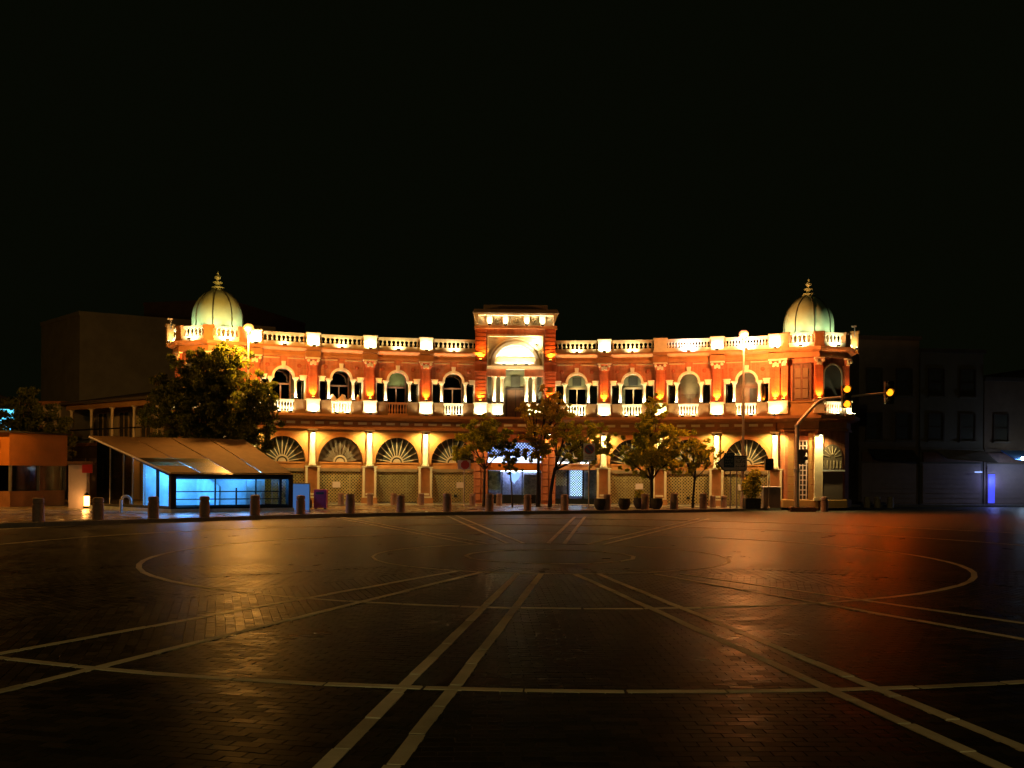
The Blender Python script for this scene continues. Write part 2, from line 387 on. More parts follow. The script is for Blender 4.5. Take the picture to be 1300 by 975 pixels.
def stone_mesh():
    return MB().cham(-0.5, 0.5, -0.5, 0.5, -0.035, 0.0, 0.012).mesh('border_stone', 'line_stone')
far_lines = MB()
def border(cx, cy, ang, L, W, top=0.004):
    """one stone of the pale lines; ang is the bearing of its long side"""
    y = cy
    d = (math.sin(ang), math.cos(ang)); nrm = (d[1], -d[0])
    if cy < -1 or abs(cx) > 0.62*max(cy, 2) + 6: return
    jl = random.uniform(0.006, 0.016)
    if 4.8 < cy < 17.2 and abs(cx) < 0.54*cy + 0.4 and border.n < 290:
        border.n += 1
        me = cached('border_stone', stone_mesh)
        o = obj('border_stone', me, ground, (cx + random.uniform(-.006,.006), cy, top + random.uniform(-.002,.003)), PI/2 - ang + random.uniform(-.008,.008))
        o.scale = (L - jl, W * random.uniform(0.93, 1.06), 1)
    else:
        q = [(cx + sx*(L-jl)/2*d[0] + sy*W/2*nrm[0], cy + sx*(L-jl)/2*d[1] + sy*W/2*nrm[1]) for sx, sy in ((-1,-1),(1,-1),(1,1),(-1,1))]
        far_lines.slab(q if (nrm[0]*d[1]-nrm[1]*d[0]) < 0 else q[::-1], -0.035, top)
border.n = 0
OUTER = {20.6: (((-0.957, 17.2), (-5.0, 8.6)), ((-0.525, 17.05), (-4.1, 7.1))),      # the outer pairs widen towards the rim
         -23.2: (((2.93, 16.93), (7.4, 9.0)), ((2.45, 16.9), (6.7, 7.5)))}
for lines in OUTER.values():
    for (xa, ya), (xb, yb) in lines:
        D = math.hypot(xb-xa, yb-ya); a = math.atan2(xb-xa, yb-ya); r = 0.0
        while r < D:
            L = random.uniform(0.68, 0.9); t = (r + L/2)/D
            border(xa + (xb-xa)*t, ya + (yb-ya)*t, a, L, 0.10); r += L
for ang in PAIRS:
    a = R_(ang)
    for sgn, rmax in ((-1, 19.5), (1, 19.0)):
        for side in (-0.2, 0.2):
            r = R2 + 0.05
            if sgn < 0 and ang in OUTER: continue
            while r < rmax:
                L = random.uniform(0.68, 0.9)
                x = CX - 0.1 + sgn*(r+L/2)*math.sin(a) + side*math.cos(a); y = CY + sgn*(r+L/2)*math.cos(a) - side*math.sin(a)
                border(x, y, a, L, 0.105); r += L
for R, n_, W in ((R1, 16, 0.09), (R2, 30, 0.06), (R3, 64, 0.10), (R4, 100, 0.10), (17.6, 138, 0.1)):
    for i in range(n_):
        t = 2*PI*(i+0.37)/n_
        # rings stop at the double lines
        border(CX + R*math.sin(t), CY + R*math.cos(t), t + PI/2, 2*R*math.sin(PI/n_), W, 0.0025)
stuff(obj('border_stones_far', far_lines.mesh('border_stones_far', 'line_stone_far'), ground))

# setts of the near part of the square: laid in sectors between the double lines
SECT = sorted(PAIRS + [36, 52, 70, -38, -53, -72])
bounds = SECT + [b_ + 180 for b_ in SECT] + [min(SECT) + 360]
cells = []
for k in range(len(bounds)-1):
    a0, a1 = bounds[k], bounds[k+1]; am = R_((a0+a1)/2)
    ca0, sa0, ca1, sa1 = math.cos(R_(a0)), math.sin(R_(a0)), math.cos(R_(a1)), math.sin(R_(a1))
    tw = am + (R_(45) if k % 2 == 0 else 0)
    if abs((a0+a1)/2 + 1.5) < 1.5: tw = am
    ux, uy = math.cos(tw), -math.sin(tw); vx, vy = math.sin(tw), math.cos(tw)
    for i in range(-130, 131):
        for j in range(-210, 211):
            px = (i + (0.5 if j % 2 else 0)) * 0.205; py = j * 0.105
            X = CX - 0.1 + px*ux + py*vx; Y = CY + px*uy + py*vy
            if not (4.2 < Y < 32) or abs(X) > 0.54*Y + 1.3: continue
            dx_, dy_ = X-CX+0.1, Y-CY
            if dx_*ca0 - dy_*sa0 > 0.2 or dx_*ca1 - dy_*sa1 <= 0.2: continue
            cells.append((Y*Y + X*X, X, Y, -tw, -0.0025*(k % 2)))
cells.sort()
paver_me = MB().cham(-0.1005, 0.1005, -0.0505, 0.0505, -0.02, 0.0, 0.003).mesh('paver', 'paver_single')
rest = MB()
for i, (_, X, Y, t, dk) in enumerate(cells):
    dz = random.uniform(-0.0014, 0.0005) + dk
    tx, ty = random.gauss(0, 0.003), random.gauss(0, 0.003)
    if i < 300:
        o = obj('paver', paver_me, ground, (X, Y, dz), t); o.rotation_euler = (tx, ty, t)
    else:
        c, s_ = math.cos(t), math.sin(t); vs = []
        for (x, y, z) in ((-.1005,-.0505,-.008),(.1005,-.0505,-.008),(.1005,.0505,-.008),(-.1005,.0505,-.008),(-.098,-.048,0),(.098,-.048,0),(.098,.048,0),(-.098,.048,0)):
            vs.append((X + c*x - s_*y, Y + s_*x + c*y, z + dz + tx*y + ty*x))
        if Y > 18: rest.add([(x, y, z) for (x, y, z) in vs[4:]], [(0,1,2,3)])
        else: rest.add(vs, [(0,1,5,4),(1,2,6,5),(2,3,7,6),(3,0,4,7),(4,5,6,7)])
stuff(obj('pavers_rest', rest.mesh('pavers_rest', 'paver'), ground))

# ------------------------------------------------------------------ pavement in front of the crescent
KERB = [(-40, 12), (-24, 21.5), (-15.2, 29.3), (-11.46, 33.2), (-6.65, 38.0), (0, 41.8), (7.7, 45.2), (12.0, 48.2), (13.6, 49.6)]
def smooth(pts, k=6):
    out = []
    for i in range(len(pts)-1):
        p0, p1, p2, p3 = pts[max(i-1,0)], pts[i], pts[i+1], pts[min(i+2,len(pts)-1)]
        for j in range(k):
            t = j/k
            out.append(tuple(0.5*((2*p1[d]) + (-p0[d]+p2[d])*t + (2*p0[d]-5*p1[d]+4*p2[d]-p3[d])*t*t + (-p0[d]+3*p1[d]-3*p2[d]+p3[d])*t**3) for d in (0,1)))
    out.append(pts[-1]); return out
KC = smooth(KERB)
pv = MB(); pv.slab(KC + [(14.5, 58), (-60, 80), (-60, 12)], -0.3, SW - 0.006)
pavement = structure(obj('pavement', pv.mesh('pavement', 'slab_far')))
# kerb stones
acc = 0
for i in range(len(KC)-1):
    (x0, y0), (x1, y1) = KC[i], KC[i+1]
    if x1 < -19: continue
    L = math.hypot(x1-x0, y1-y0); n_ = max(1, round(L/0.95)); a = math.atan2(y1-y0, x1-x0)
    for j in range(n_):
        t = (j+0.5)/n_
        me = cached('kerb_stone', lambda: MB().cham(-0.5, 0.5, -0.02, 0.2, -0.2, SW + 0.004, 0.015).mesh('kerb_stone', 'kerb'))
        o = obj('kerb_stone', me, pavement, (x0+(x1-x0)*t, y0+(y1-y0)*t, random.uniform(-.003,.003)), a); o.scale = (L/n_-0.012, 1, 1)
# paving slabs on the pavement (too flat to pick apart one by one)
sl = MB()
for i in range(-55, 32):
    for j in range(0, 60):
        x = i*0.6 + (0.3 if j % 2 else 0); y = 26 + j*0.6
        inside = False
        for k in range(len(KC)-1):
            (xa, ya), (xb, yb) = KC[k], KC[k+1]
            if xa <= x < xb and y > ya + (yb-ya)*(x-xa)/(xb-xa) + 0.75 + 0.35*abs((yb-ya)/(xb-xa)): inside = True
        if inside and math.hypot(x-CX, y-CY) < RB - 0.6 or (inside and x < -20 and y < 56):
            sl.cham(x-0.293, x+0.293, y-0.293, y+0.293, SW-0.01, SW + random.uniform(-.001,.002), 0.004)
stuff(obj('paving_slabs', sl.mesh('paving_slabs', 'slab_far'), pavement))
#PART2
# ------------------------------------------------------------------ the crescent building
a0_ = R_(PHI0)
B = thing('crescent_building', 'floodlit curved two storey brick building with twin metal domes and a raised central gate tower', 'building',
          (CX + RB*math.sin(a0_), CY + RB*math.cos(a0_), 0))
WARM = (1.0, 0.90, 0.50); AMBER = (1.0, 0.29, 0.025); YEL = (1.0, 0.80, 0.27)
HW = RB*math.tan(R_(BAY/2))          # half a bay, 1.473 m
N = 14

# body behind the facade: curved back wall, roof
def ring(r0, r1, z0, z1, a0, a1, n, name, m):
    q = MB(); P0 = B.location
    pi_ = [(CX + r0*math.sin(R_(a0+(a1-a0)*i/n)) - P0.x, CY + r0*math.cos(R_(a0+(a1-a0)*i/n)) - P0.y) for i in range(n+1)]
    po_ = [(CX + r1*math.sin(R_(a0+(a1-a0)*i/n)) - P0.x, CY + r1*math.cos(R_(a0+(a1-a0)*i/n)) - P0.y) for i in range(n+1)]
    for i in range(n):
        q.slab([pi_[i], pi_[i+1], po_[i+1], po_[i]][::-1], z0, z1)
    return obj(name, q.mesh(name, m), B)
ring(RB+1.15, RB+9, 8.0, 8.1, PHI0-27, PHI0+27, 24, 'roof', 'roof_dark')
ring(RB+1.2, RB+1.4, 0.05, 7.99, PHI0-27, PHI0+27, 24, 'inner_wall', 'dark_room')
ring(RB+8.7, RB+9, 0.05, 7.99, PHI0-27, PHI0+27, 24, 'back_wall', 'wall_brown')

def upper_wall_me():
    q = MB()
    half = arc(0, 6.52, 0.5, 0.5, PI, 0, N)
    outer = [(-HW + 2*HW*i/N, 7.62) for i in range(N+1)]
    q.strip(half, outer, 0.0, 0.3)
    q.prism([(-HW, 6.52), (-0.5, 6.52), (-HW, 7.62)], 0.0, 0.3); q.prism([(0.5, 6.52), (HW, 6.52), (HW, 7.62)], 0.0, 0.3)
    q.box(-HW, -1.13, 0.0, 0.3, 4.7, 6.52); q.box(1.13, HW, 0.0, 0.3, 4.7, 6.52)
    return q.mesh('upper_wall', 'brick')
def ground_wall_me():
    q = MB()
    inner = arc(0, 2.25, 1.17, 1.34, PI, 0, 20); outer = [(-HW + 2*HW*i/20, 3.96) for i in range(21)]
    q.strip(inner, outer, 0.0, 0.3)
    q.prism([(-HW, 2.25), (-1.17, 2.25), (-HW, 3.96)], 0.0, 0.3); q.prism([(1.17, 2.25), (HW, 2.25), (HW, 3.96)], 0.0, 0.3)
    q.box(-HW, -1.17, 0.0, 0.3, SW, 2.25); q.box(1.17, HW, 0.0, 0.3, SW, 2.25)
    return q.mesh('ground_wall', 'plaster')
def column_me(r, z0, z1, m='cream', n=14):
    q = MB(); h = z1 - z0
    q.lathe([(r*1.35, z0), (r*1.35, z0+0.05), (r*1.15, z0+0.06), (r*1.15, z0+0.1), (r, z0+0.13), (r*0.9, z1-0.2), (r*1.05, z1-0.19), (r*0.95, z1-0.15), (r*1.35, z1-0.05)], n)
    q.box(-r*1.5, r*1.5, -r*1.5, r*1.5, z1-0.05, z1)
    return q.mesh('column', m, True)
def baluster_prof(z0, h, r):
    return [(r*.8, z0), (r*.8, z0+.08*h), (r*.4, z0+.12*h), (r, z0+.32*h), (r*.85, z0+.45*h), (r*.35, z0+.75*h), (r*.45, z0+.82*h), (r*.8, z0+.9*h), (r*.8, z0+h)]
def balustrade_me(x0, x1, z0, z1, n, m, y=0.0, r=0.055, rail=0.1, base=0.1):
    q = MB()
    q.box(x0, x1, y-0.11, y+0.11, z0, z0+base); q.box(x0, x1, y-0.13, y+0.13, z1-rail, z1)
    for i in range(n):
        x = x0 + (x1-x0)*(i+0.5)/n
        q.lathe(baluster_prof(z0+base-0.002, z1-rail-z0-base+0.004, r), 8, (x, y))
    return q.mesh('balustrade', m, True)
def pedestal_me(hw, y0, y1, z0, z1, m='cream'):
    q = MB()
    q.box(-hw-0.04, hw+0.04, y0-0.04, y1, z0, z0+0.1); q.box(-hw, hw, y0, y1, z0+0.1, z1-0.09)
    q.box(-hw-0.05, hw+0.05, y0-0.05, y1, z1-0.09, z1-0.03); q.box(-hw-0.03, hw+0.03, y0-0.03, y1, z1-0.03, z1)
    return q.mesh('pedestal', m)
def capital_me(hw, z0, z1, y0):
    q = MB()
    q.add([(-hw*.8,y0,z0),(hw*.8,y0,z0),(hw*.8,0,z0),(-hw*.8,0,z0),(-hw*1.12,y0-0.09,z1-.07),(hw*1.12,y0-0.09,z1-.07),(hw*1.12,0,z1-.07),(-hw*1.12,0,z1-.07)],
          [(0,3,2,1),(4,5,6,7),(0,1,5,4),(1,2,6,5),(2,3,7,6),(3,0,4,7)])
    q.mi = 1; q.box(-hw*1.2, hw*1.2, y0-0.13, 0, z1-0.07, z1)
    for s in (-1, 1):                                   # scrolls and leaves
        q.lathe([(0.001, 0), (0.075, 0.0), (0.075, 0.06), (0.001, 0.06)], 10, (0, 0))
        k = len(q.v) - 40
        for i in range(k, len(q.v)):
            x, y, z = q.v[i]; q.v[i] = (s*hw*.82 + x, y0-0.16 + z, z1-0.16 + y)
        q.box(s*hw*.35-0.05, s*hw*.35+0.05, y0-0.07, y0+.02, z0+0.02, z0+0.2)
    q.box(-0.05, 0.05, y0-0.09, y0+.02, z0+0.06, z0+0.26)
    return q.mesh('capital', ['brick_red', 'cream'])
def pilaster_me(hw, y0, z0, z1, m):
    q = MB(); q.box(-hw, hw, y0*0.5, 0.0, z0, z1)
    q.box(-hw+0.1, hw-0.1, y0, y0*0.5, z0+0.12, z1); q.box(-hw, hw, y0-0.02, y0*0.5, z0, z0+0.12)
    return q.mesh('pilaster', m)
def floodlight_me():
    q = MB(); q.box(-0.09, 0.09, -0.05, 0.05, 0.0, 0.10)
    q.box(-0.02, 0.02, 0.05, 0.08, -0.05, 0.08); q.mi = 1; q.box(-0.075, 0.075, -0.035, 0.035, 0.101, 0.106)
    return q.mesh('floodlight', ['metal_dark', 'lamp_white'])
def floodlight_amber_me():
    q = MB(); q.box(-0.07, 0.07, -0.05, 0.05, 0.0, 0.09); q.mi = 1; q.box(-0.06, 0.06, -0.035, 0.035, 0.091, 0.1)
    return q.mesh('floodlight', ['metal_dark', 'lamp_amber'])
def downlight_me():
    q = MB(); q.box(-0.07, 0.07, -0.06, 0.06, 0.0, 0.1); q.box(-.02, .02, 0.06, 0.3, 0.03, 0.07); q.mi = 1; q.box(-0.055, 0.055, -0.045, 0.045, -0.006, -0.001)
    return q.mesh('floodlight', ['metal_dark', 'lamp_white'])
RL = random.Random(21)
def up(fr, off, e, c=WARM, d=(0, 0.55, 1), angle=130, amber=False, radius=0.04, blend=0.5):
    o = fr.put('floodlight', cached('fa' if amber else 'fw', floodlight_amber_me if amber else floodlight_me), off)
    lamp(o, 'SPOT', e*RL.uniform(0.72, 1.28), (c[0], c[1]*RL.uniform(0.93, 1.05), c[2]*RL.uniform(0.8, 1.2)), (0, 0, 0.14), radius, d, angle, blend); return o

E_PED, E_BAL, E_PIL, E_PAR, E_GND, E_WASH = 26, 26, 100, 26, 78, 340

def pilaster_set(phi, m='brick_red', upper_light=True, parapet_lit=True, ground_light=1.0, amber=1.0):
    fr = Frame(B, phi)
    fr.put('pilaster', cached('pil'+m, lambda: pilaster_me(0.31, -0.16, 5.5, 7.2, m)))
    fr.put('capital', cached('cap', lambda: capital_me(0.3, 7.2, 7.6, -0.16)))
    fr.put('pedestal', cached('ped', lambda: pedestal_me(0.33, -0.26, 0.0, 4.83, 5.5)))
    fr.put('parapet_pedestal', cached('pped', lambda: pedestal_me(0.33, -0.2, 0.2, 8.14, 8.88)))
    if amber: up(fr, (0, -0.26, 5.505), E_PIL*amber, AMBER, (0, 0.22, 1), 100, True)
    if upper_light: up(fr, (0, -0.50, 4.735), E_PED, WARM, (0, 0.75, 1), 150)
    if parapet_lit: up(fr, (0, -0.42, 8.135), E_PAR, WARM, (0, 0.9, 0.7), 150)
    # ground floor pier: framed pedestal with a half column on it
    def pier():
        q = MB(); q.box(-0.36, 0.36, -0.2, 0.0, SW, 2.0); q.box(-0.41, 0.41, -0.26, 0.0, SW, 0.42)
        return q.mesh('pier', 'stone')
    p = fr.put('pier', cached('pier', pier))
    def frame():
        q = MB()
        for s in (-1, 1): q.box(s*0.30-0.055, s*0.30+0.055, -0.245, -0.2, 0.45, 1.98)
        q.box(-0.365, 0.365, -0.235, -0.2, 0.42, 0.5); q.box(-0.2, 0.2, -0.24, -0.2, 0.56, 0.66); q.box(-0.40, 0.40, -0.25, 0.0, 2.0, 2.06)
        return q.mesh('pier_frame', 'cream')
    obj('pier_frame', cached('pierf', frame), p)
    fr.put('engaged_column', cached('ecol', lambda: column_me(0.155, 2.07, 3.94, 'cream', 16)), (0, -0.16, 0))
    if ground_light:
        o = fr.put('floodlight', cached('dl', downlight_me), (0, -0.52, 3.72))
        lamp(o, 'SPOT', E_GND*ground_light, YEL, (0, -0.08, -0.05), 0.04, (0, 0.6, -1), 165, 0.5)
    # blocks of the entablature that break forward over the pilaster
    fr.put('entablature_block', cached('eblk', lambda: MB().box(-0.38, 0.38, -0.22, -0.1, 7.62, 7.93).box(-0.37, 0.37, -0.42, -0.38, 7.95, 8.1).mesh('entablature_block', 'stone')))
    return fr

def entablature_parts(fr, hw, dn=4, x0=None, x1=None):
    x0 = -hw if x0 is None else x0; x1 = hw if x1 is None else x1
    k = '%.2f_%.2f' % (x0, x1)
    def top():
        q = MB()
        prof = [(0.3, 7.62), (-0.1, 7.62), (-0.1, 7.74), (-0.06, 7.76), (-0.06, 7.9), (-0.2, 7.95), (-0.36, 8.0), (-0.4, 8.04), (-0.4, 8.13), (0.5, 8.13)]
        n = len(prof)
        q.add([(x0, y, z) for y, z in prof] + [(x1, y, z) for y, z in prof], [list(range(n)), list(range(2*n-1, n-1, -1))] + [(i, i+n, (i+1) % n+n, (i+1) % n) for i in range(n)])
        return q.mesh('cornice', 'stone')
    fr.put('cornice', cached('cor'+k, top))
    def mid():
        q = MB()
        prof = [(0.3, 3.96), (-0.12, 3.96), (-0.12, 4.06), (-0.05, 4.1), (-0.05, 4.42), (-0.22, 4.48), (-0.5, 4.56), (-0.58, 4.6), (-0.58, 4.72), (0.3, 4.72)]
        n = len(prof)
        q.add([(x0, y, z) for y, z in prof] + [(x1, y, z) for y, z in prof], [list(range(n)), list(range(2*n-1, n-1, -1))] + [(i, i+n, (i+1) % n+n, (i+1) % n) for i in range(n)])
        return q.mesh('string_course', 'stone')
    fr.put('string_course', cached('str'+k, mid))
    for i in range(dn):
        fr.put('dentil', cached('dentil', lambda: MB().box(-0.22, 0.22, -0.14, -0.05, 4.22, 4.34).mesh('dentil', 'cream')), (x0 + (x1-x0)*(i+0.5)/dn, 0, 0))

def loggia(fr, kind):
    """the recess behind the three part window: side walls, back wall with joinery and glass"""
    def niche():
        q = MB(); q.box(-1.16, -1.13, 0.3, 1.0, 4.7, 7.05); q.box(1.13, 1.16, 0.3, 1.0, 4.7, 7.05); q.box(-1.16, 1.16, 0.3, 1.0, 7.05, 7.1)
        q.box(-1.16, 1.16, 0.02, 1.0, 4.62, 4.7)
        return q.mesh('loggia', 'wall_green')
    fr.put('loggia', cached('niche', niche))
    wm = {'dark': 'dark_room', 'green': 'blind_green', 'tan': 'panel_tan', 'door': 'panel_tan', 'grey': 'wall_green'}[kind]
    wall = fr.put('window', cached('win'+kind, lambda: MB().box(-1.13, 1.13, 0.92, 0.98, 4.7, 7.05).mesh('window', wm)))
    fm = 'wood' if kind in ('dark', 'green') else 'wood_dark'
    if kind == 'grey':
        obj('pane', cached('pg1', lambda: MB().box(-0.24, 0.24, 0.88, 0.90, 6.5, 6.96).mesh('pane', 'dark_room')), wall)
        obj('pane', cached('pg2', lambda: MB().box(-0.42, 0.46, 0.88, 0.90, 4.9, 6.3).mesh('pane', 'glass_dark')), wall)
        obj('pane', cached('pg2b', lambda: MB().box(-0.42, 0.46, 0.905, 0.915, 4.9, 6.3).mesh('pane', 'dark_room')), wall)
        obj('window_frame', cached('wg', lambda: MB().box(-0.5, 0.54, 0.86, 0.91, 6.3, 6.42).box(-0.02, 0.04, 0.86, 0.9, 4.9, 6.3).mesh('window_frame', 'cream_dirty')), wall)
    elif kind == 'door':
        obj('door', cached('dd', lambda: MB().box(0.05, 0.42, 0.87, 0.91, 4.75, 6.25).mesh('door', 'dark_room')), wall)
        obj('window_frame', cached('wd', lambda: MB().box(-0.02, 0.05, 0.85, 0.91, 4.75, 6.3).box(0.42, 0.49, 0.85, 0.91, 4.75, 6.3).box(-1.1, 1.1, 0.86, 0.91, 6.3, 6.36).box(-0.45, -0.4, 0.86, 0.91, 4.8, 6.3).mesh('window_frame', 'wood')), wall)
    elif kind == 'tan':
        obj('window_frame', cached('wt', lambda: MB().box(-0.46, 0.46, 0.87, 0.91, 5.95, 6.0).box(-0.02, 0.02, 0.88, 0.91, 4.75, 5.95).box(-0.55, -0.5, 0.86, 0.91, 4.75, 6.9).box(0.5, 0.55, 0.86, 0.91, 4.75, 6.9).mesh('window_frame', 'wood')), wall)
    else:
        def fr_():
            q = MB()
            for x in (-0.5, 0.0, 0.5): q.box(x-0.035, x+0.035, 0.84, 0.915, 4.75, 6.9 if x else 6.25)
            q.box(-0.5, 0.5, 0.85, 0.915, 6.25, 6.33)
            for s in (-1, 1): q.box(min(s*.55, s*1.1), max(s*.55, s*1.1), 0.85, 0.915, 5.75, 5.81)
            return q.mesh('window_frame', fm)
        obj('window_frame', cached('wf'+fm, fr_), wall)
        for s in (-1, 1):
            obj('pane', cached('pn%d' % s, lambda: MB().box(min(s*.04, s*.46), max(s*.04, s*.46), 0.89, 0.9, 4.8, 6.24).mesh('pane', 'glass_dark')), wall)
        if kind == 'dark':
            obj('pane', cached('pnt', lambda: MB().box(-0.46, 0.46, 0.89, 0.9, 6.34, 7.0).mesh('pane', 'glass_dark')), wall)
    # side light glazing
    for s in (-1, 1):
        obj('side_light', cached('sl%d' % s, lambda: MB().box(min(s*.7, s*1.12), max(s*.7, s*1.12), 0.5, 0.515, 4.75, 6.45).mesh('side_light', 'glass_dark')), wall)

def upper_bay(fr, kind, lit=True, blue=False, par_lit=True):
    fr.put('upper_wall', cached('uw', upper_wall_me))
    entablature_parts(fr, HW)
    # arch moulding and keystone
    fr.put('arch_moulding', cached('am', lambda: MB().strip(arc(0, 6.56, 0.47, 0.47, PI+0.08, -0.08, N), arc(0, 6.56, 0.59, 0.59, PI+0.08, -0.08, N), -0.05, 0.05).box(-0.78, -0.46, -0.06, 0.05, 6.5, 6.58).box(0.46, 0.78, -0.06, 0.05, 6.5, 6.58).mesh('arch_moulding', 'cream')))
    fr.put('keystone', cached('ks', lambda: MB().prism([(-0.07, 7.02), (0.07, 7.02), (0.11, 7.36), (-0.11, 7.36)], -0.1, 0.0).mesh('keystone', 'cream')))
    for s in (-1, 1):
        fr.put('column', cached('wcol', lambda: column_me(0.075, 5.4, 6.5)), (s*0.63, 0.1, 0))
        fr.put('side_cornice', cached('sc', lambda: MB().box(-0.16, 0.16, -0.09, 0.08, 6.54, 6.64).box(-0.19, 0.19, -0.12, 0.08, 6.64, 6.68).box(-0.14, 0.14, -0.05, 0.08, 6.44, 6.54).mesh('side_cornice', 'cream')), (s*1.0, 0, 0))
        fr.put('jamb', cached('jb', lambda: MB().box(-0.03, 0.03, -0.02, 0.2, 5.45, 6.46).mesh('jamb', 'cream')), (s*1.125, 0, 0))
        fr.put('dado', cached('da', lambda: MB().box(-0.32, 0.32, -0.16, 0.0, 4.72, 5.36).box(-0.3, 0.3, -0.2, 0.02, 5.36, 5.44).box(-0.22, 0.22, -0.175, -0.16, 4.86, 5.26).mesh('dado', 'dado_brown')), (s*0.84, 0, 0))
        fr.put('roundel', cached('ro', lambda: roundel_me(0.11, 'brick_red')), (s*0.8, -0.0, 7.16))
        fr.put('panel_moulding', cached('pm', lambda: MB().box(-0.42, 0.42, -0.06, 0.0, 7.5, 7.56).mesh('panel_moulding', 'cream_dirty')), (s*0.62, 0, 0))
    fr.put('balustrade', cached('bal%d' % lit, lambda: balustrade_me(-0.52, 0.52, 4.73, 5.42, 7, 'cream' if lit else 'stone', -0.12, 0.05)))  # unlit bay gets a browner material: its shade is put into the colour
    loggia(fr, kind)
    if lit:
        up(fr, (-0.28, -0.44, 4.735), E_BAL*0.55, WARM, (0, 0.75, 1), 150); up(fr, (0.28, -0.44, 4.735), E_BAL*0.55, WARM, (0, 0.75, 1), 150)
    # small floods behind the balustrade that wash the columns and the brick above
    for s in (-1, 1):
        up(fr, (s*0.63, -0.08, 5.425), E_WASH*0.10, WARM, (0, 0.5, 1), 120)
    # parapet
    fr.put('parapet_balustrade', cached('par%d' % blue, lambda: balustrade_me(-HW+0.33, HW-0.33, 8.14, 8.82, 10 if not blue else 15, 'cream_dirty' if not blue else 'cream', 0.0, 0.07, 0.15, 0.22)))
    if par_lit:
        up(fr, (0, -0.34, 8.135), E_PAR*(0.85 if not blue else 1.9), WARM if not blue else (0.9, 0.95, 0.85), (0, 1, 0.5), 150)
def roundel_me(r, m):
    q = MB(); q.lathe([(r, 0), (r, 0.02), (r*0.75, 0.035), (r*0.7, 0.015), (r*0.4, 0.015), (r*0.3, 0.05), (0.001, 0.055)], 14)
    q.v = [(x, -z, y) for x, y, z in q.v]; q.f = [f[::-1] for f in q.f]
    return q.mesh('roundel', m, True)

